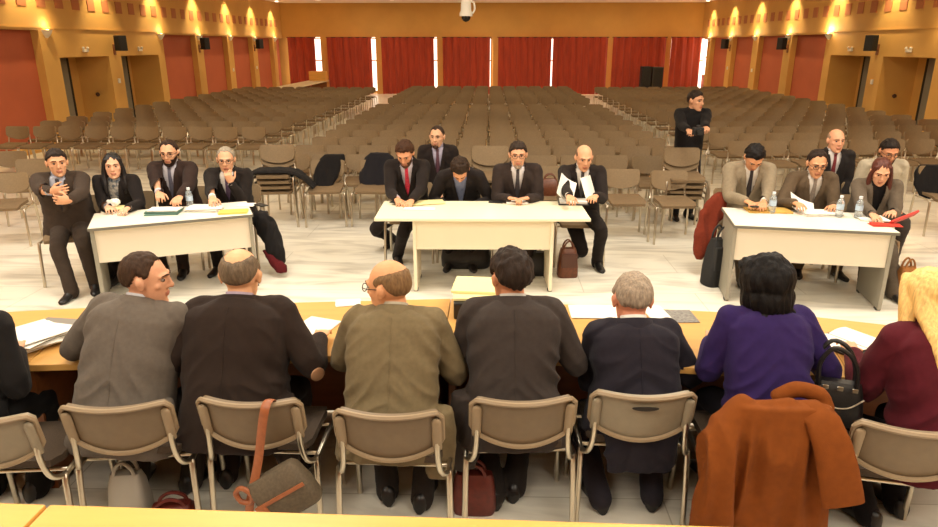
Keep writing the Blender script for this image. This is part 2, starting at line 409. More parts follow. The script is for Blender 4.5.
# ------------------------------------------------------------------ chairs
M_shell = mat('taupe_shell', (116, 98, 74), .5, nscale=25, namt=.05)
M_shellg = mat('greige_shell', (140, 128, 106), .5, nscale=25, namt=.05)
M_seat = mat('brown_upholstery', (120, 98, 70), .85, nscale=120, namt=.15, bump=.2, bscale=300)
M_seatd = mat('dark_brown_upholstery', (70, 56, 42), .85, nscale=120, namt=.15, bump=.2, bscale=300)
M_lip = mat('shell_edge', (146, 126, 98), .45)
def shell_point(u, v, back=0.):
    top = .795-.010*(1-u*u); bot = .548+.068*abs(u)**2.0
    k = (1-abs(u)**12)**.3 if abs(u) < 1 else 0
    mid = (top+bot)/2; hh = (top-bot)/2*(.66+.34*k)
    z = mid+v*hh
    y = -.292+.055*u*u-(z-.6)*.22
    return Vector((u*.228, y-back, z))
def chair_bms():
    d = {}
    s = MB(); P = []
    for i in range(13):
        v = -1+2*i/12; row = []
        for j in range(13):
            u = -1+2*j/12
            rx = 1-.10*max(0, abs(v)-.7)/.3
            z = .462-.012*(1-u*u)*(1-v*v)-.028*sstep(.55, 1, v)+.012*sstep(-.6, -1, v)
            row.append((u*.215*rx, v*.205+.015, z))
        P.append(row)
    s.grid(P, thick=-.032); d['seat'] = s
    b = MB(); P = []
    for i in range(11):
        v = -1+2*i/10; P.append([shell_point(-1+2*j/22, v) for j in range(23)])
    b.grid(P, thick=.022); d['backrest'] = b
    rim = MB(); loop = [shell_point(-1+2*j/22, 1) for j in range(23)]+[shell_point(1, v) for v in (.5, 0, -.5)]+[shell_point(1-2*j/22, -1) for j in range(23)]+[shell_point(-1, v) for v in (-.5, 0, .5)]
    loop.append(loop[0]); rim.tube([p+Vector((0, -.010, 0)) for p in loop], .0115, 6, dome=False); d['rim'] = rim
    for nm, sx in (('bracket', -1), ('bracket2', 1)):
        br = MB(); p0, p1 = shell_point(sx*.90, -1.05, .016), shell_point(sx*.90, .52, .016)
        br.tube([p0, p1], .021, 10, flat=(1, .62)); d[nm] = br
    for nm, sx in (('back_post', -1), ('back_post2', 1)):
        t = MB(); q = shell_point(sx*.90, -.75, .017)
        t.tube([(sx*.246, -.195, .434), (sx*.226, -.235, .452), (sx*.212, -.258, .50), (q.x, q.y, q.z-.05), (q.x, q.y, q.z+.02)], .013, 8, sub=3); d[nm] = t
    k = 0
    for sx in (-1, 1):
        for sy in (1, -1):
            t = MB(); y = .19 if sy > 0 else -.20
            t.tube([(sx*.258, y+sy*.03, .014), (sx*.25, y, .40), (sx*.247, y-sy*.02, .432)], .0145, 8, sub=3)
            t.tube([(sx*.258, y+sy*.03, 0), (sx*.258, y+sy*.03, .02)], .015, 8, dome=False); d['leg%d' % k] = t; k += 1
    f = MB()
    for sx in (-1, 1): f.tube([(sx*.247, .17, .432), (sx*.244, .0, .436), (sx*.247, -.18, .432)], .0125, 8)
    for y in (.12, -.13): f.tube([(-.245, y, .425), (.245, y, .425)], .010, 8)
    d['seat_frame'] = f
    return d
CH = chair_bms(); CHM = {}
for k, v in CH.items():
    mt_ = {'seat': M_seat, 'backrest': M_shell, 'rim': M_lip, 'bracket': M_lip, 'bracket2': M_lip}.get(k, M_chrome)
    CHM[k] = v.mesh('chair_'+k, mt_, smooth=50)
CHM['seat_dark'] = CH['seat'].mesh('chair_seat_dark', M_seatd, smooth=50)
CHG = {k: CH[k].mesh('pale_chair_'+k, M_shellg, smooth=50) for k in ('backrest', 'bracket', 'bracket2')}
M_hallb = mat('hall_chair_back', (132, 110, 80), .7, nscale=60, namt=.08)
CHH = CH['backrest'].mesh('hall_chair_back', M_hallb, smooth=50)
def make_chair(label, loc, rz, group, kind='shell', cat='chair', name='conference_chair'):
    r = thing(name, label, cat, loc, rz, group)
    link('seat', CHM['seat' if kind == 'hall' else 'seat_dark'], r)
    b = link('backrest', {'shell': CHM, 'pale': CHG}[kind]['backrest'] if kind != 'hall' else CHH, r)
    if kind != 'hall':
        link('rim', CHM['rim'], b); link('bracket', (CHG if kind == 'pale' else CHM)['bracket'], b); link('bracket', (CHG if kind == 'pale' else CHM)['bracket2'], b)
    link('back_post', CHM['back_post'], r); link('back_post', CHM['back_post2'], r)
    for i in range(4): link('leg', CHM['leg%d' % i], r)
    link('seat_frame', CHM['seat_frame'], r)
    return r
# the simple far chair
def far_chair():
    m = MB()
    m.box((0, .015, .45), (.43, .42, .04), 1)
    P = [[shell_point(-1+2*j/6, -1+2*i/3) for j in range(7)] for i in range(4)]; m.grid(P, 0, thick=.03)
    for sx in (-1, 1):
        m.tube([(sx*.258, .22, 0), (sx*.25, .19, .41), (sx*.247, .15, .44), (sx*.247, -.17, .44), (sx*.25, -.20, .41), (sx*.258, -.23, 0)], .0125, 5, 2, dome=False)
        m.tube([(sx*.205, -.19, .44), (sx*.196, -.285, .62)], .011, 4, 2, dome=False)
    return m
FAR_MB = far_chair(); FAR = FAR_MB.mesh('hall_chair_far', [M_hallb, M_seat, M_chrome], smooth=50)

ORD = ['first', 'second', 'third', 'fourth', 'fifth', 'sixth', 'seventh', 'eighth', 'ninth', 'tenth', 'eleventh', 'twelfth', 'thirteenth', 'fourteenth', 'fifteenth', 'sixteenth', 'seventeenth', 'eighteenth', 'nineteenth', 'twentieth', 'twenty-first', 'twenty-second', 'twenty-third']
hall = []      # x, y, rz, block, row, col
rr = random.Random(3)
def block(name, x0, n, pitch, rows, skew=0.):
    for ri, y in enumerate(rows):
        for c in range(n):
            x = x0+c*pitch+rr.uniform(-.015, .015); yy = y+skew*(x-x0-n*pitch/2)+rr.uniform(-.04, .04)
            yield (x, yy, PI+rr.uniform(-.05, .05), name, ri, c)
left_rows = [12.4+.98*i for i in range(14)]
cen_rows = [9.15+.95*i for i in range(10)]+[20.0+.98*i for i in range(7)]
right_rows = [11.0+.98*i for i in range(16)]
hall += list(block('left', -8.9, 10, .50, left_rows)); hall += list(block('centre', -2.75, 12, .495, cen_rows)); hall += list(block('right', 4.05, 11, .50, right_rows, .10))
# ------------------------------------------------------------------ hall seating
G = {'left': 'chairs of the left seating block', 'centre': 'chairs of the centre seating block', 'right': 'chairs of the right seating block'}
ROWN = {'left': 'left block', 'centre': 'centre block', 'right': 'right block'}
hall.sort(key=lambda h: h[1])
seen_left = [h for h in hall]
for i, (x, y, rz, b, ri, c) in enumerate(hall[:285]):
    near = {'left': 'taupe hall chair in the %s row of the left block, %s from the side wall', 'right': 'taupe hall chair in the %s row of the right block, %s from the aisle', 'centre': 'taupe hall chair in the %s row of the centre block, %s from the left aisle'}[b]
    lb = near % (ORD[ri], ORD[c])
    if (y < 13.3 and b != 'centre') or (b == 'centre' and y < 10.3):
        make_chair(lb, (x, y, 0), rz, G[b], 'hall', name='hall_chair')
    else:
        o = link('hall_chair', FAR); o.location = (x, y, 0); o.rotation_euler = (0, 0, rz); tag(o, lb, 'chair', G[b])
mb = MB()
for (x, y, rz, b, ri, c) in hall[285:]:
    M = rotz(rz, (x, y, 0)); o0 = len(mb.v)
    mb.v += [tuple(M @ Vector(p)) for p in FAR_MB.v]; mb.f += [tuple(k+o0 for k in f) for f in FAR_MB.f]; mb.m += FAR_MB.m
me = bpy.data.meshes.new('distant_chairs'); me.from_pydata(mb.v, [], mb.f)
for m_ in (M_hallb, M_seat, M_chrome): me.materials.append(m_)
me.polygons.foreach_set('material_index', mb.m); me.update()
o = link('distant_chairs', me); o['kind'] = 'stuff'; tag(o, 'rows of empty taupe chairs filling the rear of the hall', 'chairs')

def chair_at(px, py, rz, label, group, kind='hall', z=.785, Y=None, name='hall_chair', dz=0):
    p = at(px, py, z=z+dz); R = Matrix.Rotation(rz, 3, 'Z'); q = p+R @ Vector((0, .33, 0))
    return make_chair(label, (q.x, q.y, dz), rz, group, kind, name=name)
LG = 'loose chairs near the tables'
loose = {}
def stack(px, py, n, rz, where, group):
    dz = .072
    p = at(px, py, z=.785+dz*(n-1)); R = Matrix.Rotation(rz, 3, 'Z'); q = p+R @ Vector((0, .33, 0))
    for i in range(n):
        s_ = R @ Vector((0, -.022*(n-1-i), 0))
        nm = 'topmost' if i == n-1 else ('lowest' if i == 0 else ORD[i]+' from the floor')
        make_chair('taupe stacking chair, %s, %s' % (nm, where), (q.x-s_.x*0, q.y-.02*i, dz*i), rz, group, 'hall', name='hall_chair')
    return q
loose['coatstack'] = stack(279, 144, 4, PI+.12, 'stack with the black coat', 'stacked chairs by the left table')
stack(680, 147, 4, PI-.05, 'stack before the standing man', 'stacked chairs in front of the standing man')
stack(490, 145, 5, PI, 'stack behind the centre table', 'stacked chairs behind the centre table')
for px, py, rz, lb in ((328, 160, PI+.1, 'taupe chair with a black coat thrown over its back'), (378, 160, PI-.05, 'taupe chair with a dark jacket hung on its back behind the red-tie man'),
                       (621, 169, PI+.03, 'empty taupe chair just right of the man holding papers'), (668, 170.5, PI+.04, 'empty taupe chair in front of the right-hand stack'), (634, 154, PI-.05, 'empty taupe chair behind the pair right of the centre table'),
                       (599, 148, PI+.05, 'empty taupe chair behind the bald man holding papers'),
                       (9, 173, PI+.3, 'taupe chair cut by the left picture edge behind the turned man'), (35, 159, PI+.25, 'taupe chair right behind the turned man'), (11, 151, PI+.2, 'taupe chair farthest back at the left picture edge'),
                       (548, 166, PI, 'taupe chair carrying the brown shoulder bag'), (936, 166, PI-.1, 'taupe chair under the black coat at the right edge'), (312, 152, PI+.1, 'taupe chair half hidden behind the black coat chair')):
    loose[px] = chair_at(px, py, rz, lb, LG)
# foreground chairs
FG = 'taupe chairs along the near table'
R_ = math.radians
fgc = {}
for k, px, py, a, lb, kind in ((0, -31, 424, 6, 'taupe shell chair cut by the left edge under the man in black', 'pale'), (1, 111, 410, 7, 'taupe shell chair of the man in the grey suit', 'shell'), (2, 245, 405, -1, 'taupe shell chair with the tan bag strap over its back', 'shell'),
                               (3, 386, 417, -1, 'taupe shell chair of the man in the olive tweed jacket', 'shell'), (4, 525, 404, 4, 'taupe shell chair of the man in the charcoal suit', 'shell'), (5, 646, 398, 0, 'paler greige shell chair with an oval hand slot', 'pale'),
                               (6, 782, 412, 0, 'shell chair almost hidden under the rust coat', 'shell'), (7, 922, 434, -11, 'taupe shell chair of the blonde woman at the right edge', 'shell')):
    fgc[k] = chair_at(px, py, R_(a), lb, FG, kind, name='conference_chair')
sl = MB(); P = []
bk = [o for o in fgc[5].children if o.name.startswith('backrest')][0]
for i in range(2):
    row = []
    for j in range(17): row.append(Vector((0, 0, 0)))
c0 = shell_point(0, .55); ring = []
for j in range(20):
    a = 2*PI*j/20; p = shell_point(.26*math.cos(a), .60+.10*math.sin(a), .0235); ring.append(p)
ring2 = [p+Vector((0, .004, 0)) for p in ring]
sl.loft([ring2, ring]); sl.build('hand_slot', mat('hand_slot_shade', (30, 24, 18), .7), bk)  # dark disc on the shell, painted for the shade inside an open slot

# ------------------------------------------------------------------ tables
M_ttop = mat('white_laminate', (236, 228, 210), .4); M_tgrey = mat('grey_edge', (112, 108, 96), .5); M_tpan = mat('pale_panel', (226, 214, 192), .5)
M_tleg = mat('grey_laminate', (150, 144, 128), .5); M_cream = mat('cream_laminate', (242, 232, 200), .4); M_creamp = mat('cream_panel', (238, 226, 196), .5)
def desk(fl, fr, depth, label, overhang=(0, 0), cream=False, slab_depth=.55, setback=.08, panel_z=.40, group='meeting tables'):
    A, B = at(*fl, z=.74), at(*fr, z=.74); e = (B-A); Lx = e.length; ang = math.atan2(e.y, e.x)
    r = thing('meeting_table', label, 'table', (A.x, A.y, 0), ang, group)
    top, edge, pan, leg = (M_cream, M_cream, M_creamp, M_creamp) if cream else (M_ttop, M_tgrey, M_tpan, M_tleg)
    t = MB(); t.box((Lx/2, depth/2, .7265), (Lx, depth, .027), 0, bev=.004); tp = t.build('tabletop', top, r)
    if not cream:
        t = MB(); t.box((Lx/2, -.002, .724), (Lx, .008, .024)); t.box((-.002, depth/2, .724), (.008, depth, .024)); t.box((Lx+.002, depth/2, .724), (.008, depth, .024)); t.build('edge_band', edge, tp)
    x0, x1 = overhang[0]+.02, Lx-overhang[1]-.02
    t = MB(); t.box(((x0+x1)/2, setback, (.713+panel_z)/2), (x1-x0-.03, .02, .713-panel_z)); t.build('front_panel', pan, r)
    for x in (x0, x1):
        t = MB(); t.box((x, setback+slab_depth/2-.03, .362), (.032, slab_depth, .70), bev=.004); t.build('leg', leg, r)
        for yy in (setback+.02, setback+slab_depth-.08): f = MB(); f.box((x, yy, .01), (.04, .06, .02), bev=.004); f.build('foot', M_black, r)
    return r, Lx, ang
T_left = desk((87.5, 228.5), (252.5, 214), .60, 'white table with grey edges at the left, two piles of papers on it')
T_cen = desk((374, 218.5), (591, 219), .74, 'cream table in the centre with overhanging top', (.34, .32), True, slab_depth=.5, setback=.10, panel_z=.42)
T_right = desk((735, 225), (900, 232.5), .70, 'white table with grey edges at the right, three water bottles on it')

far = [at(-260, 325, z=.74), at(91, 307.5, z=.74), at(451, 298.5, z=.74), at(813, 316.5, z=.74), at(1130, 352, z=.74)]
lbls = ['yellow wooden near table at the left edge under the loose paper pile', 'yellow wooden near table before the grey, black and olive jackets', 'yellow wooden near table with the cream folders and printed sheet', 'yellow wooden near table at the right with the open notebook']
dais = []
nrm = []
for i in range(4):
    e = (far[i+1]-far[i]).normalized(); nrm.append(Vector((e.y, -e.x, 0)))
near_off = []
for i in range(5):
    a_, b_ = nrm[max(0, i-1)], nrm[min(3, i)]; near_off.append((a_+b_)/(1+a_.dot(b_)))
for i in range(4):
    A, B = far[i], far[i+1]; e = B-A; Lx = e.length; ang = math.atan2(e.y, e.x); D = .78; e = e/Lx
    r = thing('conference_table', lbls[i], 'table', (A.x, A.y, 0), ang, 'yellow wooden tables in a shallow arc')
    Ri = Matrix.Rotation(-ang, 3, 'Z')
    q4 = [Ri @ (p_-Vector((A.x, A.y, p_.z))) for p_ in (A+e*.002, B-e*.002, B+near_off[i+1]*D-e*.002, A+near_off[i]*D+e*.002)]
    bm = bmesh.new(); lo_ = [bm.verts.new((p_.x, p_.y, .704)) for p_ in q4]; hi_ = [bm.verts.new((p_.x, p_.y, .740)) for p_ in q4]
    bm.faces.new(lo_[::-1]); bm.faces.new(hi_)
    for k_ in range(4): bm.faces.new((lo_[k_], lo_[(k_+1) % 4], hi_[(k_+1) % 4], hi_[k_]))
    bmesh.ops.recalc_face_normals(bm, faces=bm.faces); bmesh.ops.bevel(bm, geom=list(bm.edges), offset=.004, segments=2, affect='EDGES', profile=.6)
    me = bpy.data.meshes.new('tabletop'); bm.to_mesh(me); bm.free(); me.materials.append(M_woodp); link('tabletop', me, r)
    t = MB(); t.box((Lx/2, -.06, .36), (Lx-.08, .022, .68)); t.build('front_panel', M_woodd, r)
    for x in (.03, Lx-.03):
        t = MB(); t.box((x, -D/2, .352), (.034, D-.06, .70)); t.build('side_panel', M_woodd, r)
    t = MB(); t.box((Lx/2, -.25, .58), (Lx-.1, .36, .02)); t.build('shelf', M_woodd, r)
    dais.append((A, e, Lx))
# ledge of the upper tier next to the camera
A, B = at(0, 502.5, z=1.15), at(690, 525, z=1.15); e = (B-A).normalized(); ang = math.atan2(e.y, e.x)
r = thing('conference_table', 'yellow wooden table edge along the bottom of the picture', 'table', (A.x, A.y, 0), ang)
t = MB(); t.box((-.55+.0, -.32, 1.13), (1.34, .64, .04), bev=.006); t.build('tabletop', M_wood, r)
t = MB(); t.box((1.43, -.32, 1.13), (2.6, .64, .04), bev=.006); t.build('tabletop', M_wood, r)
t = MB(); t.box((.7, -.05, .555), (3.9, .03, 1.11)); t.build('front_panel', M_woodd, r)
for x in (-1.15, .12, 2.6): t = MB(); t.box((x, -.33, .555), (.035, .5, 1.11)); t.build('side_panel', M_woodd, r)
# ------------------------------------------------------------------ people
def ik(S, W, l1, l2, pole):
    d = W-S; L = d.length
    mx = (l1+l2)*.985
    if L > mx: W = S+d*(mx/L); d = W-S; L = mx
    L = max(L, abs(l1-l2)*1.1+.02)
    dn = d.normalized(); a = (l1*l1-l2*l2+L*L)/(2*L); h = math.sqrt(max(0, l1*l1-a*a))
    p = pole-dn*pole.dot(dn); p = p.normalized() if p.length > 1e-6 else dn.orthogonal().normalized()
    return S+dn*a+p*h, W
def sring(C, R, N, w, df, db, n=20, e=2.5):
    out = []
    for k in range(n):
        a = 2*PI*k/n; c, s_ = math.cos(a), math.sin(a)
        x = math.copysign(abs(c)**(2/e), c)*w; y = math.copysign(abs(s_)**(2/e), s_)
        out.append(C+R*x+N*(y*(df if y > 0 else db)))
    return out
def hand(mb, W, d, n, side, curl, s, spread=7.):
    d = d.normalized(); n = (n-d*n.dot(d)).normalized(); l = d.cross(n)*side
    k = s
    rings = []
    for q, w, th in ((-.02, .026, .020), (.0, .027, .019), (.03, .037, .017), (.06, .042, .015), (.088, .041, .0125)):
        rings.append([W+d*(q*k)+l*(math.cos(2*PI*i/12)*w*k)+n*(math.sin(2*PI*i/12)*th*k) for i in range(12)])
    mb.loft(rings)
    for off, L, i in ((.032, .072, 0), (.0108, .081, 1), (-.0108, .075, 2), (-.031, .058, 3)):
        a0 = math.radians(off/.011*spread*.38); dd = (d*math.cos(a0)+l*math.sin(a0)).normalized()
        p = W+d*(.082*k)+l*(off*k); pts = [p]; ang = 0
        for sgl, ca in ((.45, .7), (.31, 1.0), (.24, .8)):
            ang += curl*ca*(1+.08*i); p = p+(dd*math.cos(ang)+n*math.sin(ang))*(L*sgl*k*1.02); pts.append(p)
        mb.tube(pts, [.0088*k, .0084*k, .0078*k, .0066*k], 8)
    b = W+d*(.022*k)+l*(.024*k); t1 = (d*.62+l*.72+n*.28).normalized(); t2 = (d*.85+l*.25+n*.42).normalized()
    mb.tube([b, b+t1*(.042*k), b+t1*(.042*k)+t2*(.034*k), b+t1*(.042*k)+t2*(.034*k)+(t2+n*.4).normalized()*(.022*k)], [.0135*k, .0105*k, .0098*k, .0075*k], 8)
BT = [(-.16, .150, .105), (-.05, .165, .115), (.1, .158, .11), (.3, .145, .10), (.5, .155, .105), (.72, .168, .105), (.86, .15, .09), (.95, .09, .07), (1.0, .060, .058)]
JT = [(-.24, .240, .155), (-.14, .232, .155), (0, .215, .15), (.15, .202, .142), (.3, .190, .134), (.45, .190, .132), (.6, .197, .132), (.75, .200, .126), (.86, .198, .120), (.94, .164, .106), (1.0, .100, .086), (1.03, .078, .076)]
HAIR_LINE = {'short': [(0, 33), (30, 33), (50, 25), (66, 4), (78, -4), (86, 6), (100, 10), (112, -14), (130, -34), (180, -42)],
             'recede': [(0, 46), (20, 54), (38, 50), (56, 30), (68, 4), (78, -4), (84, 8), (100, 10), (112, -14), (130, -34), (180, -42)],
             'full': [(0, 38), (35, 32), (55, 12), (70, -12), (90, -20), (112, -34), (130, -44), (180, -52)]}
BALD_CROWN = [(0, 0), (58, 0), (66, 24), (80, 44), (105, 50), (135, 40), (160, 26), (180, 22)]
BALD_TOP = [(0, 0), (60, 0), (66, 22), (90, 34), (130, 36), (180, 33)]
MSK = {}
def skin_mat(tone):
    return mat('skin_%d_%d_%d' % tone, tone, .55, nscale=30, namt=.06, bump=.08, bscale=120, spec=.35)
def hair_mat(c):
    return mat('hair_%d_%d_%d' % c, c, .6, nscale=90, namt=.3, stretch=(1, 1, .3), bump=.35, bscale=130, spec=.18)
def submesh(me, keep, offset):
    """polys whose all verts kept, each vertex moved by offset(co, no)"""
    idx = {}; vs = []; fs = []
    for p in me.polygons:
        if all(keep[v] for v in p.vertices):
            f = []
            for v in p.vertices:
                if v not in idx: idx[v] = len(vs); vs.append(offset(v))
                f.append(idx[v])
            fs.append(f)
    return vs, fs
def mk(name, vs, fs, m, parent, org, smooth=True):
    me = bpy.data.meshes.new(name); me.from_pydata([tuple(Vector(v)-org) for v in vs], [], fs); me.materials.append(m)
    if smooth: me.polygons.foreach_set('use_smooth', [True]*len(me.polygons))
    me.update(); return link(name, me, parent)
PEOPLE = {}
def person(label, head, heading=180., lean=8., bend=10., twist=0., tilt=0., hyaw=0., hpitch=5., hroll=0., s=1., sw=1., g=1., seat=.46, stand=False,
           hl=None, hr=None, hand_dir=None, curl=.35, feet=None, jacket=(34, 28, 24), shirt=(225, 220, 212), tie=None, trousers=None, shoes=(24, 20, 18), tone=(212, 158, 122),
           hair='short', hair_c=(44, 30, 22), thick=.016, beard=None, glasses=False, sweater=False, vdepth=.36, fine=False, backonly=False, womens=False, extra=None, chair=None, elbow_out=.34, palms=None, chair_rz=None, group=None, uplift=0., jt=None, py=None, hs=1.05, tails=()):
    h = math.radians(heading); F0 = Vector((-math.sin(h), math.cos(h), 0)); R0 = Vector((math.cos(h), math.sin(h), 0)); Z = Vector((0, 0, 1))
    pz = (.93*s if stand else seat+.10*s); P0 = Vector((0, 0, pz))
    K = 24
    def frame(t):
        th = math.radians(lean+bend*max(0., t)); tw = math.radians(twist)*max(0, min(1, t)); ti = math.radians(tilt)
        Rm = Matrix.Rotation(tw, 3, 'Z'); F = Rm @ F0; R = Rm @ R0
        U = Z*math.cos(th)+F*math.sin(th); U = (U*math.cos(ti)+R*math.sin(ti)).normalized()
        N = F*math.cos(th)-Z*math.sin(th); N = (N-U*N.dot(U)).normalized(); R = N.cross(U)
        return R, U, N
    ha = math.radians(twist+hyaw); f0 = Matrix.Rotation(ha, 3, 'Z') @ F0; hp = math.radians(hpitch)
    Fh = f0*math.cos(hp)-Z*math.sin(hp); Uh = Z*math.cos(hp)+f0*math.sin(hp); Rh = Fh.cross(Uh)
    q = Matrix.Rotation(math.radians(hroll), 3, Fh); Uh = q @ Uh; Rh = q @ Rh
    def spine(L):
        fr = []; C = P0.copy()
        for i in range(K+1): fr.append((C.copy(),)+frame(i/K)); C = C+frame((i+.5)/K)[1]*(L/K)
        NB, RN, UN, NN = fr[K]; un = (UN+Z*.5).normalized()
        return fr, un, NB+un*(.042*s)+Uh*((.084+uplift)*s)+Fh*(.024*s)
    Ls = .515*s
    if py is not None:
        lo, hi_ = .77, 1.12
        for _ in range(14):
            m_ = (lo+hi_)/2; fr, un, H = spine(.515*s*m_); tg = at(head[0], head[1], z=H.z)
            if tg.y-H.y > py: lo = m_                       # too far back: sit taller
            else: hi_ = m_
        Ls = .515*s*m_
    fr, un, H = spine(Ls)
    def T(t):
        if t <= 0: c, R, U, N = fr[0]; return c+U*(t*Ls), R, U, N
        if t >= 1: c, R, U, N = fr[K]; return c+U*((t-1)*Ls), R, U, N
        i = min(K-1, int(t*K)); q = t*K-i; c, R, U, N = fr[i]; return c.lerp(fr[i+1][0], q), R, U, N
    NB, RN, UN, NN = T(1.0)
    tgt = at(head[0], head[1], z=H.z); sh = Vector((tgt.x-H.x, tgt.y-H.y, 0))
    fr = [(c+sh, R, U, N) for c, R, U, N in fr]; NB = NB+sh; H = H+sh; P0 = P0+sh
    org = Vector((P0.x, P0.y, 0))
    print('PERSON', label[:40], 'pelvis %.2f %.2f head %.2f %.2f %.2f tl %.2f' % (P0.x, P0.y, H.x, H.y, H.z, Ls/.515/s))
    root = thing('person', label, 'person', org, 0, group)
    HM = Matrix((Rh, Fh, Uh)).transposed().to_4x4(); HM = Matrix.Translation(H) @ HM @ Matrix.Scale(s*hs, 4)
    HI = HM.inverted()
    # ---- arms and legs
    arms = {}
    for nm, sd, tg in (('L', -1, hl), ('R', 1, hr)):
        c, R, U, N = T(.915); S = c+R*(sd*.176*sw*s)+N*(.012*s)
        if tg is None: W = S-Z*(.50*s)+F0*(.12*s)+R*(sd*.08) if stand else T(0)[0]+F0*(.30*s)+R0*(sd*.13)+Z*(.06*s)
        else: W = tg if isinstance(tg, Vector) else at(tg[0], tg[1], z=tg[2])
        pole = -Z*.75+R*(sd*elbow_out)-N*.55
        E_, W = ik(S, W, .295*s, .262*s, pole); arms[nm] = (sd, S, E_, W)
    legs = {}
    for nm, sd in (('L', -1), ('R', 1)):
        HJ = P0+R0*(sd*.088*s)-Z*(.01*s)
        if feet and nm in feet and feet[nm]:
            ft = feet[nm]; A = at(ft[0], ft[1], z=.085*s); 
            if len(ft) > 2: A = Vector((P0.x, P0.y, .085*s))+R0*ft[0]+F0*ft[1]
        elif stand: A = Vector((P0.x, P0.y, .085*s))+R0*(sd*.10)
        else: A = Vector((P0.x, P0.y, .085*s))+R0*(sd*.11)+F0*(.40*s)
        Kn, A = ik(HJ, A, .435*s, .415*s, F0*1.+Z*.7+R0*(sd*.15)); legs[nm] = (sd, HJ, Kn, A)
    # ---- body
    vx = .0055 if fine else .006
    mb = MB(); k = .86
    mb.loft([sring(T(t)[0], T(t)[1], T(t)[3], w*k*s*min(g, 1.05), d*k*s, d*k*s, 16) for t, w, d in BT])
    mb.tube([T(.93)[0], NB+un*(.03*s), H-Uh*(.045*s)-Fh*(.020*s)], [.062*s, .057*s, .056*s], 14)
    for nm, (sd, S, E_, W) in arms.items():
        mb.tube([T(.9)[0], S], [.05*s, .05*s], 10); mb.tube([S, E_, W], [.044*s, .036*s, .026*s], 10, sub=4)
        fd = (W-E_).normalized(); hd = (fd*.75+Vector((fd.x, fd.y, -.15))*.5).normalized()
        pn = -Z if abs(hd.z) < .8 else -F0
        cu = curl
        if palms and nm in palms: hd2, pn2, cu = palms[nm]; hd = (R0*hd2[0]+F0*hd2[1]+Z*hd2[2]).normalized(); pn = R0*pn2[0]+F0*pn2[1]+Z*pn2[2]
        hand(mb, W, hd, pn, sd, cu, s*1.02)
    for nm, (sd, HJ, Kn, A) in legs.items():
        mb.tube([HJ, HJ.lerp(Kn, .5), Kn, Kn.lerp(A, .5), A], [.055*s, .050*s, .040*s, .034*s, .030*s], 10, sub=3)
        tf = Matrix.Rotation(-sd*.2, 3, 'Z') @ F0
        mb.tube([A-Z*(.03*s)-tf*(.03*s), A-Z*(.055*s)+tf*(.08*s), A-Z*(.068*s)+tf*(.15*s)], [.026*s, .022*s, .014*s], 10)
    hb = MB()
    hb.ell((0, -.018, .028), (.0785, .096, .091), nu=22, nv=14)
    fc = []
    for z, w, yc, d in ((-.112, .022, .060, .020), (-.104, .038, .050, .034), (-.088, .051, .038, .048), (-.066, .060, .025, .062), (-.035, .066, .015, .073), (0, .070, .008, .080), (.035, .071, .002, .084), (.06, .065, -.006, .080)):
        fc.append([Vector((math.cos(2*PI*i/20)*w, yc+math.sin(2*PI*i/20)*d, z)) for i in range(20)])
    hb.loft(fc)
    hb.tube([(0, .084, .026), (0, .096, -.004), (0, .1035, -.022)], [.009, .011, .0135], 10)
    for sx in (-1, 1):
        hb.ell((sx*.0105, .092, -.025), (.0075, .009, .007)); hb.ell((sx*.044, .050, -.016), (.021, .021, .020))
        hb.tube([(sx*.012, .0855, .034), (sx*.034, .079, .035), (sx*.052, .062, .028)], [.008, .0085, .007], 8)
        hb.ell((sx*.080, -.012, -.004), (.0085, .019, .031), R=Matrix.Rotation(-sx*.25, 3, 'Z') @ Matrix.Rotation(.2, 3, 'X'))
        hb.ell((sx*.0865, -.018, .006), (.007, .015, .020), R=Matrix.Rotation(-sx*.4, 3, 'Z'))
    hb.ell((0, .0885, -.054), (.023, .0085, .0055)); hb.ell((0, .0875, -.0645), (.019, .0085, .006)); hb.ell((0, .078, -.100), (.020, .016, .014))
    mb.add(hb.v, hb.f, 0, HM)
    me = remesh(mb, vx, 2, .5)
    sk = skin_mat(tone); lipm = mat('lip_%d' % tone[0], (int(tone[0]*.86), int(tone[1]*.74), int(tone[2]*.74)), .5)
    me.materials.clear(); me.materials.append(sk); me.materials.append(lipm)
    loc = [HI @ v.co for v in me.vertices]; nr = [v.normal.copy() for v in me.vertices]
    for i, p in enumerate(loc):                                   # eye sockets
        for sx in (-1, 1):
            dd = math.hypot(p.x-sx*.032, (p.z-.012)*1.25)
            if dd < .019 and p.y > .05: me.vertices[i].co -= Fh*(.0095*s*(1-(dd/.019)**2))
    mi = [0]*len(me.polygons); us = [True]*len(me.polygons)
    for p in me.polygons:
        c = HI @ p.center
        if c.y > .07 and abs(c.x) < .024 and -.072 < c.z < -.048 and c.y > .082: mi[p.index] = 1
    me.polygons.foreach_set('material_index', mi); me.polygons.foreach_set('use_smooth', us)
    me.transform(Matrix.Translation(-org)); me.update()
    me.name = 'body'; body = link('body', me, root)
    # ---- eyes, brows
    if not backonly:
        for sx in (-1, 1):
            e = MB(); c = HM @ Vector((sx*.032, .0695, .011)); e.ell(c, (.0105*s,)*3, 0); e.ell(c+Fh*(.0055*s)-Uh*(.001*s), (.0076*s,)*3, 1)
            e.build('eye', [mat('eye_white', (150, 134, 120), .3), mat('iris_dark', (40, 26, 18), .25)], root, smooth=True, off=org)
            b = MB(); b.tube([HM @ Vector((sx*x, y, z)) for x, y, z in ((.014, .0935, .033), (.032, .089, .037), (.050, .0705, .031))], [.0038*s, .0042*s, .0025*s], 6)
            b.build('eyebrow', hair_mat(hair_c if hair != 'bald' or hair_c[0] < 120 else hair_c), root, smooth=True, off=org)
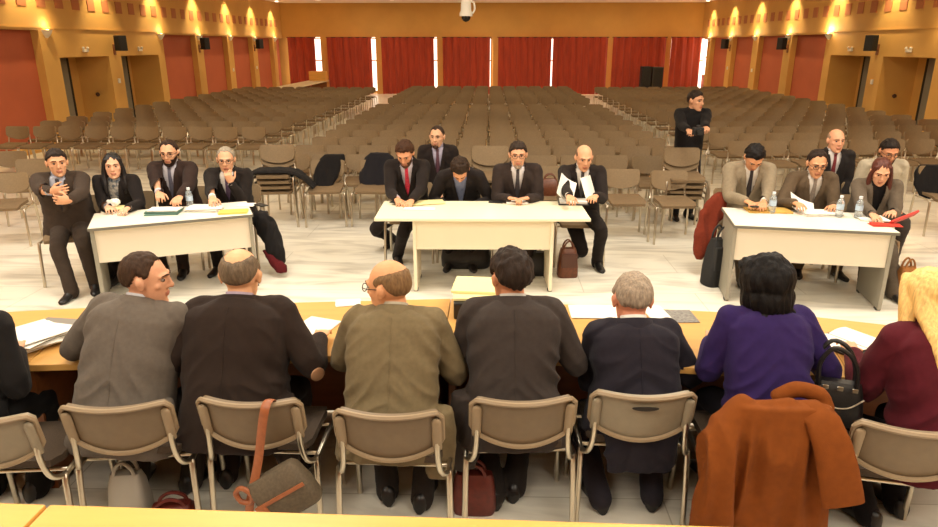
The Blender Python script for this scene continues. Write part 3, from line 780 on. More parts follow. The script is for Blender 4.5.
    # ---- hair
    hm = hair_mat(hair_c) if hair not in ('long', 'blonde') else mat('long_hair_%d_%d_%d' % hair_c, hair_c, .5, nscale=110, namt=.22, stretch=(1, 1, .05), bump=.3, spec=.4); sd_ = random.Random(int(head[0]*7+head[1]))
    so = Vector((sd_.random()*9, sd_.random()*9, sd_.random()*9))
    if hair in ('short', 'recede', 'bald', 'full'):
        line = HAIR_LINE['short' if hair == 'bald' else hair]; keep = [False]*len(loc); thk = [0.]*len(loc)
        for i, p in enumerate(loc):
            if p.length > .16: continue
            d = p-Vector((0, -.015, .022)); az = abs(math.degrees(math.atan2(d.x, d.y))); el = math.degrees(math.atan2(d.z, math.hypot(d.x, d.y)))
            m_ = el-interp(az, line)
            if abs(p.x) > .0795 and -.04 < p.z < .032 and -.04 < p.y < .02: m_ = -9
            if hair == 'bald': m_ = min(m_, interp(az, BALD_CROWN if thick > .0135 else BALD_TOP)-el)
            kn = .35 if hair == 'bald' else 1; m_ += kn*(6*mnoise.noise(d*40+so)+4*mnoise.noise(d*95+so))
            if m_ > -4:
                keep[i] = True
                tk = thick*(.55 if hair == 'bald' else 1)*(1+.25*sstep(20, 70, el)) if hair != 'bald' else thick*.6
                tz = sstep(-4, 11, m_)*tk; tz += .5*tz*mnoise.noise(Vector((d.x*60, d.y*60, d.z*22))+so); thk[i] = tz-.0012
        vs, fs = submesh(me, keep, lambda v: me.vertices[v].co+org+nr[v]*(thk[v]*s))
        if fs: mk('hair', vs, fs, hm, root, org)
    elif hair == 'bob':
        b = MB()
        for c, r in (((0, -.035, .032), (.104, .112, .106)), ((0, -.05, -.045), (.098, .085, .095)), ((-.055, -.01, -.03), (.042, .062, .10)), ((.055, -.01, -.03), (.042, .062, .10)), ((0, .045, .085), (.075, .05, .04)), ((-.045, -.065, -.115), (.042, .04, .03)), ((.06, -.065, -.115), (.045, .04, .03)), ((0, -.04, .095), (.07, .075, .05))):
            b.ell(c, r, nu=20, nv=12)
        m2 = MB(); m2.add(b.v, b.f, 0, HM); me2 = remesh(m2, .006, 3)
        nn2 = [v.normal.copy() for v in me2.vertices]
        for v in me2.vertices:
            p = HI @ v.co; n = mnoise.noise(Vector((p.x*38, p.y*38, p.z*9))+so); n2 = mnoise.noise(Vector((p.x*90, p.y*90, p.z*20))+so)
            v.co += nn2[v.index]*(s*(.010*n+.005*n2))
        mk('hair', [v.co for v in me2.vertices], [list(p.vertices) for p in me2.polygons], hm, root, org); bpy.data.meshes.remove(me2)
    elif hair in ('long', 'blonde'):
        b = MB(); b.ell((0, -.030, .036), (.0865 if hair == 'long' else .096, .101 if hair == 'long' else .108, .095 if hair == 'long' else .099), nu=20, nv=12)
        dn = -.37 if hair == 'blonde' else -.25
        w = .116 if hair == 'blonde' else .080
        b.loft([[Vector((math.cos(2*PI*i/18)*w*q, -.045-yo+math.sin(2*PI*i/18)*dd, z)) for i in range(18)] for z, q, dd, yo in (((.05, .85, .06, 0), (-.05, .98, .060, .030), (-.12, 1.04, .050, .078), (-.20, 1.06, .046, .118), (-.30, 1.0, .040, .138), (dn, .9, .034, .142), (dn-.03, .6, .018, .142)) if hair == 'blonde' else ((.05, .85, .06, 0), (-.05, .98, .055, .012), (-.13, 1.05, .045, .030), (-.21, 1.06, .040, .05), (dn, .95, .030, .05), (dn-.03, .7, .018, .05)))])
        for sx in (-1, 1):
            if hair == 'long': b.tube([(sx*.062, .032, .075), (sx*.083, .02, .0), (sx*.090, .025, -.08), (sx*.092, .055, -.17), (sx*.080, .085, -.26)], [.018, .018, .024, .028, .012], 10, sub=3)
            else: b.tube([(sx*.05, .035, .09), (sx*.080, .01, .02), (sx*.094, -.01, -.09), (sx*.100, -.02, -.19)], [.024, .026, .032, .02], 10, sub=3)
        m2 = MB(); m2.add(b.v, b.f, 0, HM); me2 = remesh(m2, .006, 3)
        nn2 = [v.normal.copy() for v in me2.vertices]
        for v in me2.vertices:
            p = HI @ v.co; a = math.atan2(p.x, -p.y-.03); n = mnoise.noise(Vector((p.x*55, p.z*3.0, p.y*25))+so); n2 = mnoise.noise(Vector((p.x*150, p.z*4, p.y*60))+so)
            v.co += nn2[v.index]*(s*(.0045*n+.0025*n2))
        mk('hair', [v.co for v in me2.vertices], [list(p.vertices) for p in me2.polygons], hm, root, org); bpy.data.meshes.remove(me2)
    if beard:
        keep = [False]*len(loc); tk = [0.]*len(loc)
        for i, p in enumerate(loc):
            if p.length > .16 or p.y < -.005: continue
            top = -.038+.9*max(0, abs(p.x)-.045); lip = abs(p.x) < .026 and -.073 < p.z < -.046
            if beard[1] == 'goatee' and abs(p.x) > .034: continue
            if p.z < top and p.z > -.125 and not lip and not (abs(p.x) < .014 and p.z > -.042): keep[i] = True; tk[i] = .004+.002*mnoise.noise(p*150)
        vs, fs = submesh(me, keep, lambda v: me.vertices[v].co+org+nr[v]*(tk[v]*s))
        if fs: mk('beard', vs, fs, hair_mat(beard[0]), root, org)
    if glasses:
        gl = MB()
        for sx in (-1, 1):
            gl.tube([(sx*.033+.0225*math.cos(a), .101-.10*abs(.0225*math.cos(a)+.0)-.004*(sx*math.cos(a)), .010+.0175*math.sin(a)) for a in [2*PI*i/16 for i in range(17)]], .0021, 6, dome=False)
            gl.tube([(sx*.0555, .096, .014), (sx*.074, .06, .014), (sx*.080, .0, .012), (sx*.079, -.02, .0)], .0021, 6)
        gl.tube([(-.0105, .101, .014), (0, .106, .017), (.0105, .101, .014)], .0021, 6)
        m2 = MB(); m2.add(gl.v, gl.f, 0, HM); m2.build('glasses', mat('glasses_dark', (34, 26, 20), .3), root, smooth=True, off=org)
    # ---- trousers, shoes
    tr_c = trousers or tuple(int(c*.92) for c in jacket)
    tb = MB(); tb.ell(P0-Z*(.005*s), (.175*s*g, .135*s*g, .115*s), nu=16, R=Matrix.Rotation(h, 3, 'Z'))
    for nm, (sd, HJ, Kn, A) in legs.items():
        dn = (A-Kn).normalized()
        if womens == 'skirt': continue
        tb.tube([HJ, HJ.lerp(Kn, .5), Kn, Kn.lerp(A, .5), A+dn*(.05*s)], [.096*s*min(g, 1.1), .084*s, .072*s, .064*s, .060*s], 12, sub=3)
    tm = remesh(tb, .013, 3)
    mt_ = cloth('trouser_%d_%d_%d' % tr_c, tr_c)
    nnt = [v.normal.copy() for v in tm.vertices]
    for v in tm.vertices: v.co += nnt[v.index]*(.004*mnoise.noise(v.co*11+so)+.003*mnoise.noise(Vector((v.co.x*9, v.co.y*9, v.co.z*30))+so))
    mk('trousers', [v.co for v in tm.vertices], [list(p.vertices) for p in tm.polygons], mt_, root, org); bpy.data.meshes.remove(tm)
    for nm, (sd, HJ, Kn, A) in legs.items():
        tf = Matrix.Rotation(-sd*.2, 3, 'Z') @ F0; tl = tf.cross(Z); base = Vector((A.x, A.y, 0)); b = MB(); rs = []
        for q, w, hh in ((-.085, .02, .06), (-.075, .036, .10), (-.03, .042, .12), (.03, .041, .105), (.085, .043, .062), (.14, .045, .048), (.185, .036, .04), (.205, .016, .03)):
            rs.append([base+tf*(q*s)+tl*(math.cos(2*PI*i/12)*w*s)+Z*(max(.002, (math.sin(2*PI*i/12)*.5+.5)*hh*s)) for i in range(12)])
        b.loft(rs); b.build('shoe', mat('shoe_%d_%d_%d' % shoes, shoes, .35), root, smooth=60, off=org)
    # ---- jacket
    vj = .0085 if fine else .0115
    jb = MB(); rs = []
    for t, w, d in (jt or JT):
        c, R, U, N = T(t); rs.append(sring(c, R, N, w*s*g*(1 if t > .5 else .96+.04*sw), d*s*g, d*s*(g*.9+.1), 24, 2.6))
    jb.loft(rs)
    for nm, (sd, S, E_, W) in arms.items():
        c, R, U, N = T(.93); gg = .5+.5*g
        c, R, U, N = T(1.0); jb.tube([c+R*(sd*.040*s), c.lerp(S, .5)+U*(.004*s), S+U*(.010*s)-R*(sd*.01*s)], [.044*s, .056*s, .062*s*gg], 14, sub=2); jb.ell(S+U*(.016*s)-R*(sd*.006*s), (.068*s, .070*s, .058*s))
        jb.tube([S, S.lerp(E_, .5), E_, E_.lerp(W, .5), W-(W-E_).normalized()*(.015*s)], [.069*s*gg, .066*s*gg, .057*s*gg, .050*s*gg, .043*s], 14, sub=3)
    for tu, tl_, tn in tails:
        c, R, U, N = T(0); jb.loft([[c+R0*(tu*s)+F0*(tn*s)-Z*(zz*s)+R0*(math.cos(2*PI*i/14)*w_*s)+F0*(math.sin(2*PI*i/14)*d_*s) for i in range(14)] for zz, w_, d_ in ((-.12, .06, .05), (0, .075, .045), (tl_*.6, .07, .03), (tl_, .055, .014))])
    jm = remesh(jb, vj, 5 if fine else 3, .5)
    af = 1.5 if fine else 1.
    Ci, Ri, Ui, Ni = T(.5)
    nnj = [v.normal.copy() for v in jm.vertices]
    for v in jm.vertices:
        p = v.co; tt = ((p-T(0)[0]).dot(Ui))/Ls; u = (p-T(tt)[0]).dot(T(tt)[1])
        amp = .0035+.0055*math.exp(-((tt-.30)/.16)**2)+.005*math.exp(-((abs(u)-.19)/.06)**2)
        n = mnoise.noise(Vector((u*6.0, tt*5.5+u*9*math.copysign(1, u), 3.1))+so)
        n2 = mnoise.noise(Vector((p.x*16, p.y*16, p.z*16))+so)
        ridge = 1-abs(n)*2.2
        v.co = p+nnj[v.index]*((amp*af*ridge*.9+.0022*n2)*s)
    jm.update()
    jac = cloth('jacket_%d_%d_%d' % jacket, jacket)
    vsj = [v.co.copy() for v in jm.vertices]; pj = [list(p.vertices) for p in jm.polygons]
    bvh = BVHTree.FromPolygons(vsj, pj)
    t0 = vdepth
    def vw(t): return .068*s*max(0, (t-t0)/(1-t0))**.85
    keepf = []
    for p in jm.polygons:
        c = p.center; best = None
        tt = max(-.3, min(1.15, (c-T(0)[0]).dot(Ui)/Ls))
        for _ in range(2):
            cc, R, U, N = T(tt); tt += (c-cc).dot(U)/Ls; tt = max(-.3, min(1.2, tt))
        cc, R, U, N = T(tt); u = (c-cc).dot(R); n = (c-cc).dot(N)
        cut = False
        if sweater is False and n > .02*s and t0 < tt < 1.15 and abs(u) < vw(min(tt, 1.0)): cut = True
        if not cut: keepf.append(list(p.vertices))
    bpy.data.meshes.remove(jm)
    used = sorted({v for f in keepf for v in f}); mp_ = {v: i for i, v in enumerate(used)}
    jo = mk('jacket' if not sweater else 'sweater', [vsj[v] for v in used], [[mp_[v] for v in f] for f in keepf], jac, root, org)
    def onj(t, u, off, tree):
        cc, R, U, N = T(t); o = cc+R*u+N*(.6*s); hit = tree.ray_cast(o, -N)
        return (hit[0]+N*off) if hit[0] is not None else cc+R*u+N*(.12*s+off)
    def ons(t, u, off):
        cc, R, U, N = T(t); w = interp(t, [(a_, b_) for a_, b_, c_ in (jt or JT)])*s*g; d = interp(t, [(a_, c_) for a_, b_, c_ in (jt or JT)])*s*g
        est = d*max(.05, 1-min(1, abs(u)/w)**2.6)**(1/2.6); hit = bvh.ray_cast(cc+R*u+N*(.6*s), -N)
        h_ = (hit[0]-cc).dot(N) if hit[0] is not None else est
        return cc+R*u+N*(min(h_, est+.012*s)+off)
    def onb(t, u, off, tree):
        cc, R, U, N = T(t); o = cc+R*u-N*(.6*s); hit = tree.ray_cast(o, N)
        return (hit[0]-N*off) if hit[0] is not None else None
    # collar of the jacket round the back of the neck
    c1, R1, U1, N1 = T(.985); cb = MB(); Pg = []
    a_ = 128 if not sweater else 180
    for hgt, rad in ((-.030, .116), (.002, .106), (.034, .091), (.042, .080)):
        row = []
        for i in range(25):
            a = math.radians(-a_+2*a_*i/24); row.append(c1+U1*((hgt+.012*math.cos(a)*0)*s)+R1*(math.sin(a)*rad*s*1.02)-N1*(math.cos(a)*rad*s*.94+.004))
        Pg.append(row)
    cb.grid(Pg, thick=.006*s); cb.build('collar', jac if jacket[0] < 300 else jac, jo, smooth=60, off=org)
    if not sweater:
        for sd in (-1, 1):
            Pg = []
            for i in range(11):
                q = i/10; t = t0+.01+(.985-t0)*q; wl = .052*math.sin(PI*min(1, (.12+q*.85)))**.6*(1-.35*sstep(.86, 1, q))*s
                a = vw(t)-.004*s
                Pg.append([ons(t, sd*(a+wl*j/3), (.005+.004*math.sin(PI*j/3))*s) for j in range(4)])
            lb = MB(); lb.grid(Pg, thick=.004*s*sd); lb.build('lapel', jac, jo, smooth=50, off=org)
    if fine and not womens:                                        # sewn centre-back seam and shoulder seams
        sb = MB(); pts = [onb(t, 0, .0005, bvh) for t in [-.16+i*.05 for i in range(23)]]; pts = [p for p in pts if p is not None]
        for i in range(1, len(pts)-1): pts[i] = (pts[i-1]+pts[i]*2+pts[i+1])/4
        sb.tube(pts, .0026, 5, dome=False); sb.build('back_seam', jac, jo, off=org)
    # ---- shirt, cuffs, tie
    shm = cloth('shirt_%d_%d_%d' % shirt, shirt, .05, 40, 0)
    sb = MB(); rs = []
    for t, w, d in (jt or JT)[2:]:
        c, R, U, N = T(t); rs.append(sring(c, R, N, w*s*g*.9, d*s*g*.88, d*s*.85, 24, 2.5))
    sb.loft(rs)
    un2 = (UN+Z*.3+Uh*.3).normalized(); c1 = T(.96)[0]; rs = []
    for hgt, rad in ((-.03, .066), (.03, .066), (.068, .0635), (.068, .059), (.02, .058)):
        rs.append([c1+un2*(hgt*s)+RN*(math.cos(2*PI*i/20)*rad*s)+NN*(math.sin(2*PI*i/20)*rad*s*.98-.002) for i in range(20)])
    if not sweater or sweater == 'crew': 
        if not womens: sb.loft(rs, caps=False)
    tree = BVHTree.FromPolygons([Vector(v) for v in sb.v], sb.f)
    for nm, (sd, S, E_, W) in arms.items():
        if sweater: break
        d = (W-E_).normalized(); kb = MB(); kb.tube([W-d*(.06*s), W-d*(.004*s)], [.036*s, .037*s], 12, dome=False); kb.build('cuff', shm, root, smooth=50, off=org)
    so_ = sb.build('shirt', shm, root, smooth=50, off=org)
    if tie:
        Pg = []
        for i in range(14):
            q = i/13; t = 1.0-(1.0-max(.12, t0-.22))*q; w = (.016+.022*sstep(.03, .95, q))*s
            Pg.append([onj(t, w*j, (.009-.004*abs(j))*s, tree) for j in (-1, 0, 1)])
        tb = MB(); tb.grid(Pg, thick=.003*s); c = Pg[0][1]; tb.ell(c+NN*(.006*s), (.017*s, .012*s, .017*s)); tb.build('tie', mat('tie_%d_%d_%d' % tie, tie, .5, nscale=60, namt=.2, sheen=.2), root, smooth=60, off=org)
    if not stand and chair:
        crz = h if chair_rz is None else math.radians(chair_rz)
        Rm = Matrix.Rotation(crz, 3, 'Z'); q = P0+Rm @ Vector((0, .03, 0))
        make_chair(chair[0], (q.x, q.y, 0), crz, chair[1], 'hall', name='conference_chair')
    PEOPLE[label] = dict(root=root, org=org, T=T, arms=arms, legs=legs, H=H, HM=HM, F0=F0, R0=R0, jacket=jo, bvh=bvh, onb=onb, jm=jac)
    return PEOPLE[label]
mat('shirt_112_112_110', (196, 188, 176), .9, nscale=38, rgb2=(38, 62, 84))
GF = 'people seen from behind at the near tables'
# --- near row, seen from behind
person('person in a black jacket cut off by the left picture edge', (-42, 290), 0, 14, 14, hl=(-90, 345, .80), hr=(15, 352, .80), fine=True, jacket=(26, 23, 22), hair_c=(40, 30, 24), backonly=True, group=GF, shirt=(210, 205, 200), g=1.08, sw=1.02, feet={'L': (-.12, .30, 0), 'R': (.12, .30, 0)}, py=fgc[0].location.y-.03, hs=1.12)
pg = person('person in a mid-grey suit turning his head to the right', (147, 279), -2, 12, 16, twist=-6, tilt=4, hyaw=-68, hpitch=8, hl=(92, 332, .80), hr=(182, 335, .80), fine=True, jacket=(98, 89, 80), hair='recede', hair_c=(58, 40, 27), tone=(214, 158, 124), group=GF, shirt=(205, 205, 210), trousers=(60, 54, 50), g=1.1, sw=1.06, thick=.009, feet={'L': (-.14, .22, 0), 'R': (.14, .26, 0)}, py=fgc[1].location.y-.03, hs=1.05, tails=[(.20, .16, -.05)])
person('person with a bald crown in a dark brown jacket, arm reaching to papers', (241, 276), -2, 12, 14, hyaw=6, hpitch=16, hl=(208, 345, .80), hr=(320, 338, .80), fine=True, jacket=(42, 31, 25), hair='bald', hair_c=(104, 88, 70), tone=(220, 166, 124), backonly=True, group=GF, shirt=(176, 160, 178), g=1.24, sw=1.13, thick=.014, feet={'L': (-.2, .25, 0), 'R': (.16, .3, 0)}, py=fgc[2].location.y-.03, hs=1.12, tails=[(.24, .26, -.02)])
person('person in an olive tweed jacket with glasses, facing left', (388, 287), 2, 12, 16, tilt=2, hyaw=62, hpitch=10, hl=(362, 332, .80), hr=(440, 340, .80), fine=True, jacket=(112, 98, 72), hair='bald', hair_c=(120, 92, 62), tone=(218, 156, 112), glasses=True, group=GF, shirt=(190, 180, 160), trousers=(44, 38, 34), g=1.08, sw=1.0, thick=.010, feet={'L': (-.06, .22, 0), 'R': (.13, .16, 0)}, py=fgc[3].location.y-.03, hs=1.08, tails=[(.23, .24, -.06)])
person('person in a charcoal suit with full dark hair', (510, 277), 2, 10, 14, hyaw=22, hpitch=8, hl=(482, 335, .80), hr=(556, 335, .80), fine=True, jacket=(58, 50, 46), hair='short', hair_c=(42, 31, 24), tone=(206, 142, 104), group=GF, shirt=(200, 196, 190), trousers=(38, 33, 30), g=1.1, sw=1.06, thick=.019, feet={'L': (-.09, .08, 0), 'R': (.03, .14, 0)}, py=fgc[4].location.y-.03, hs=1.08, tails=[(-.23, .30, -.02)])
person('person in a navy suit with short grey hair, head bowed', (632, 301), 2, 13, 16, hyaw=0, hpitch=24, hroll=2, hl=(606, 334, .80), hr=(662, 334, .80), fine=True, jacket=(34, 30, 38), hair='short', hair_c=(150, 134, 116), tone=(210, 140, 110), backonly=True, group=GF, shirt=(238, 234, 226), trousers=(42, 38, 44), g=1.06, sw=.97, thick=.012, feet={'L': (-.15, .0, 0), 'R': (.13, .02, 0)}, py=fgc[5].location.y-.03, hs=1.12, tails=[(-.10, .24, -.17), (.0, .24, -.18), (.10, .24, -.17)])
person('person with a black bob in a purple jacket', (762, 286), 3, 12, 14, hyaw=14, hpitch=12, hl=(712, 340, .80), hr=(800, 345, .80), s=.95, fine=True, jacket=(44, 28, 78), hair='bob', hair_c=(14, 10, 9), tone=(214, 160, 126), backonly=True, womens=True, group=GF, shirt=(60, 40, 110), trousers=(28, 24, 30), sw=.98, g=1.02, feet={'L': (-.1, .3, 0), 'R': (.1, .3, 0)}, py=fgc[6].location.y-.03, hs=1.2)
person('person with long blonde hair in a burgundy cardigan', (924, 298), 14, 14, 14, hyaw=2, hpitch=12, hl=(852, 352, .80), hr=(960, 360, .80), s=.97, fine=True, jacket=(78, 18, 28), hair='blonde', hair_c=(226, 184, 110), tone=(220, 168, 132), backonly=True, womens=True, group=GF, shirt=(80, 24, 34), trousers=(24, 20, 22), sw=1.02, g=1.14, feet={'L': (-.12, .2, 0), 'R': (.1, .25, 0)}, py=fgc[7].location.y-.03, hs=1.12)
pt = [v for k, v in PEOPLE.items() if 'dark brown jacket' in k][0]
sd, S_, E_, W_ = pt['arms']['R']; dv = ((E_-S_).normalized()-(W_-E_).normalized()).normalized(); hit = pt['bvh'].ray_cast(E_+(dv+Vector((.35, -.2, .15))).normalized()*.5, -(dv+Vector((.35, -.2, .15))).normalized())
if hit[0] is not None:
    nv = hit[1].normalized(); ax = (W_-S_).normalized(); ax = (ax-nv*ax.dot(nv)).normalized(); b = MB(); Rm_ = Matrix((ax, nv.cross(ax), nv)).transposed()
    b.ell(hit[0], (.052, .036, .012), R=Rm_); b.build('elbow_patch', mat('tan_suede', (168, 126, 92), .8), pt['jacket'], smooth=True, off=pt['org'])
# --- left table
CG = 'chairs used at the far tables'
def ch(w): return ('taupe chair under the %s' % w, CG)
person('person at the left end, forearm raised across the chest, no table before him', (57, 163), 196, 6, 10, hyaw=22, hpitch=4, hr=(54, 194, 1.0), hl=(66, 209, .89), jacket=(62, 50, 41), shirt=(172, 174, 186), tie=(44, 40, 52), hair='short', hair_c=(46, 36, 30), tone=(214, 158, 120), feet={'R': (71, 289), 'L': (95, 282)}, g=1.12, sw=1.08, thick=.012, chair=ch('man with the raised forearm'), palms={'R': ((-.9, .3, .1), (0, -1, 0), .5), 'L': ((.95, .2, .1), (0, -1, 0), .5)}, elbow_out=.9)
person('person with long black hair and patterned top at the left table', (113, 166), 186, 8, 10, hyaw=18, hpitch=4, hl=(128, 208, .79), hr=(108, 207, .79), s=.94, jacket=(30, 24, 22), shirt=(112, 112, 110), hair='long', hair_c=(18, 12, 11), tone=(222, 168, 134), womens=True, chair=ch('woman with long black hair'), vdepth=.1, feet={'L': (.1, .3, 0), 'R': (.0, .32, 0)}, py=6.62)
person('person with a dark beard, glasses and grey-blue tie at the left table', (169, 153), 182, 4, 10, hyaw=6, hpitch=10, hr=(160, 198, .86), hl=(180, 197, .86), jacket=(48, 34, 29), shirt=(196, 192, 200), tie=(84, 82, 98), hair='recede', hair_c=(48, 32, 22), beard=((46, 30, 22), 'full'), glasses=True, sw=1.08, g=1.05, thick=.008, chair=ch('bearded man'), curl=.7, py=6.9)
person('person resting his chin on his hand at the left table', (226, 160), 184, 8, 12, hyaw=10, hpitch=8, hr=(213, 206, .79), hl=at(231, 183, Y=6.68), jacket=(34, 28, 25), shirt=(228, 222, 216), tie=(78, 52, 84), hair='recede', hair_c=(150, 138, 120), glasses=True, tone=(214, 160, 124), sw=1.04, thick=.009, chair=ch('man resting his chin'), palms={'L': ((.2, .15, .95), (0, -1, 0), .75)}, py=7.0)
# --- centre table
person('person with a bright red tie looking down at the centre table', (405, 154), 180, 12, 16, hyaw=-8, hpitch=34, hr=(397, 199, .79), hl=(412, 200, .79), jacket=(34, 27, 24), shirt=(206, 196, 204), tie=(206, 30, 62), hair='short', hair_c=(62, 38, 22), tone=(212, 150, 112), beard=((92, 62, 44), 'full'), chair=ch('man with the red tie'), feet={'R': (391, 238), 'L': (398, 254)}, thick=.018, py=7.2)
person('person with a balding head seated behind the red-tie man', (437, 137), 180, 4, 10, hyaw=-12, hpitch=6, jacket=(36, 28, 25), shirt=(178, 170, 188), tie=(84, 50, 62), hair='recede', hair_c=(56, 40, 30), beard=((70, 50, 40), 'goatee'), tone=(216, 164, 128), chair=ch('balding man in the second row'), thick=.007, py=8.15)
person('person bent far forward showing only dark hair at the centre table', (460, 170), 180, 26, 26, hpitch=64, hl=(476, 205, .70), hr=(446, 205, .70), jacket=(34, 28, 27), shirt=(124, 132, 164), hair='short', hair_c=(46, 32, 22), tone=(210, 150, 114), chair=ch('man bent forward'), thick=.018, sw=1.04, vdepth=.2, py=7.2)
person('person with glasses and clasped hands at the centre table', (518, 155), 180, 8, 12, hpitch=8, hr=(509, 198, .80), hl=(528, 198, .80), jacket=(50, 40, 36), shirt=(214, 208, 206), tie=(54, 48, 52), hair='short', hair_c=(50, 38, 30), glasses=True, beard=((150, 130, 112), 'goatee'), tone=(212, 156, 120), chair=ch('man with clasped hands'), sw=1.06, g=1.08, palms={'R': ((-.8, .5, 0), (.3, 0, -1), .55), 'L': ((.8, .5, 0), (-.3, 0, -1), .55)}, thick=.014, py=7.05)
person('person with a bald head reading papers at the centre table end', (584, 158), 178, 8, 12, hyaw=8, hpitch=18, hr=(569, 196, .86), hl=(596, 196, .84), jacket=(36, 29, 26), shirt=(224, 218, 210), tie=(56, 50, 50), hair='bald', hair_c=(112, 88, 66), tone=(218, 160, 122), chair=ch('bald man reading papers'), feet={'R': (578, 247), 'L': (597, 260)}, curl=.6, thick=.010, sw=1.04, py=7.1)
# --- right table
person('person in a light grey suit looking down at a phone', (754, 158), 176, 8, 14, hpitch=48, hr=(746, 201, .83), hl=(764, 202, .83), jacket=(136, 122, 100), shirt=(228, 222, 212), tie=(40, 28, 32), hair='short', hair_c=(20, 15, 13), tone=(206, 146, 106), chair=ch('man in light grey'), sw=1.1, g=1.05, curl=.8, thick=.017, trousers=(130, 116, 98), feet={'R': (742, 275), 'L': (758, 268)}, py=6.95)
person('person with receding hair in brown tweed at the right table', (817, 164), 176, 8, 14, hyaw=-4, hpitch=18, hr=(795, 203, .83), hl=(834, 206, .80), jacket=(92, 76, 58), shirt=(216, 208, 198), tie=(138, 124, 112), hair='recede', hair_c=(42, 30, 24), glasses=True, tone=(208, 150, 110), chair=ch('man in brown tweed'), curl=.5, thick=.012, sw=1.02, feet={'L': (836, 268), 'R': (797, 266)}, py=6.85)
person('person with long red-brown hair in a grey jacket at the right table', (881, 172), 170, 8, 12, hyaw=-6, hpitch=24, hr=(872, 214, .79), hl=(893, 212, .79), s=.95, jacket=(98, 86, 72), shirt=(26, 22, 22), hair='long', hair_c=(84, 38, 24), tone=(216, 160, 124), womens=True, chair=ch('woman with red-brown hair'), vdepth=.15, feet={'R': (864, 277), 'L': (893, 290)}, py=6.65)
person('person with a bald head and dark red tie in the row behind', (836, 141), 178, 4, 8, hyaw=2, hpitch=4, jacket=(36, 31, 29), shirt=(214, 206, 200), tie=(112, 30, 34), hair='bald', hair_c=(150, 124, 100), tone=(222, 160, 124), chair=ch('bald man behind the right table'), sw=1.04, thick=.006, py=7.75)
person('person with glasses in a pale grey sweater behind the right table', (889, 152), 178, 6, 12, hyaw=-4, hpitch=22, jacket=(172, 160, 138), shirt=(172, 160, 138), hair='short', hair_c=(36, 26, 20), glasses=True, tone=(196, 134, 96), sweater=True, beard=((60, 42, 32), 'full'), chair=ch('man in the pale sweater'), trousers=(60, 52, 46), sw=1.06, thick=.012, py=7.35)
# --- standing photographer
st = person('person standing in a black sweater holding a camera', (696, 101), 188, 2, 4, hyaw=30, hpitch=6, stand=True, hr=at(690, 133, Y=8.36), hl=at(706, 132, Y=8.36), jacket=(24, 21, 21), shirt=(24, 21, 21), hair='short', hair_c=(44, 32, 24), tone=(206, 150, 114), sweater=True, elbow_out=.1, sw=1.04, g=1.0, thick=.012, trousers=(26, 24, 26), curl=.9, jt=[(-.12, .172, .118), (0, .178, .125), (.15, .176, .125), (.3, .176, .125), (.45, .182, .128), (.6, .192, .130), (.75, .198, .126), (.86, .190, .116), (.94, .140, .096), (1.0, .092, .082), (1.03, .076, .074)])
# ------------------------------------------------------------------ things on and around the tables
M_paper = mat('white_paper', (236, 232, 222), .8); M_ypaper = mat('yellow_folder', (226, 190, 92), .7); M_cpaper = mat('cream_folder', (236, 222, 160), .7)
M_bleather = mat('black_leather', (26, 23, 22), .42, nscale=40, namt=.2, bump=.2); M_brleather = mat('brown_leather', (98, 52, 28), .42, nscale=40, namt=.2, bump=.2); M_tan = mat('tan_leather', (150, 86, 50), .45, nscale=40, namt=.15)
M_ox = mat('oxblood_leather', (92, 32, 22), .42, nscale=40, namt=.2); M_sack = mat('grey_brown_canvas', (92, 80, 62), .8, nscale=80, namt=.15, bump=.2)
ir = random.Random(11)
def sheets(name, px, py, w, d, n, rz, m, label, cat='papers', z=.742, jitter=.05, th=.0022, group=None, lift=0):
    p = at(px, py, z=z); r = MB()
    for i in range(n):
        a = rz+ir.uniform(-jitter, jitter)*2; M = rotz(a, (ir.uniform(-jitter, jitter)*.25, ir.uniform(-jitter, jitter)*.25, th*(i+.5)*1.25))
        r.box((0, 0, 0), (w, d, th), 0, M)
    o = r.build(name, m); o.location = (p.x, p.y, z); tag(o, label, cat, group); return o
def rigid(name, verts_mb, m, label, cat, loc, rz=0, smooth=False, group=None):
    o = verts_mb.build(name, m, smooth=smooth); o.location = loc; o.rotation_euler = (0, 0, rz); return tag(o, label, cat, group)
sheets('paper_pile', 28, 345, .24, .31, 16, -.5, M_paper, 'thick untidy pile of white papers at the left edge of the near table', jitter=.14, th=.0032)
sheets('folder', 62, 326, .30, .15, 2, -.1, mat('grey_folder', (128, 122, 112), .6), 'flat grey folder beside the thick paper pile', 'folder', th=.006, jitter=.02)
sheets('paper', 313, 329, .20, .27, 3, -.3, M_paper, 'white papers under the hand of the dark brown jacket', jitter=.03)
sheets('paper', 349, 303, .15, .10, 2, .2, M_paper, 'small white slip before the glasses of the olive jacket', jitter=.03)
p = at(484, 312, z=.742); r = MB(); r.box((0, 0, .05), (.36, .22, .10), bev=.01); rigid('document_case', r, M_bleather, 'black document case under the cream folders', 'case', (p.x, p.y, .741), .05)
for i, (dx, dy, a, lb) in enumerate(((0, .06, .06, 'lower cream folder lying on the black document case'), (.0, .12, -.08, 'upper cream folder stacked on the black document case'))):
    r = MB(); r.box((0, 0, .008), (.37, .27, .016), bev=.003); rigid('folder', r, M_cpaper, lb, 'folder', (p.x+dx, p.y+dy, .842+.017*i), a, group=None)
sheets('paper', 594, 312, .29, .20, 2, .02, M_paper, 'white papers left of the bowed grey head', jitter=.02)
sheets('paper', 656, 313, .12, .19, 2, .15, M_paper, 'narrow white paper right of the bowed grey head', jitter=.02)
sheets('printed_sheet', 679, 317, .20, .19, 1, -.02, mat('printed_sheet', (150, 146, 138), .8, nscale=55, rgb2=(92, 88, 84), stretch=(1, 2.5, 1)), 'grey densely printed sheet before the purple jacket', 'printed sheet')
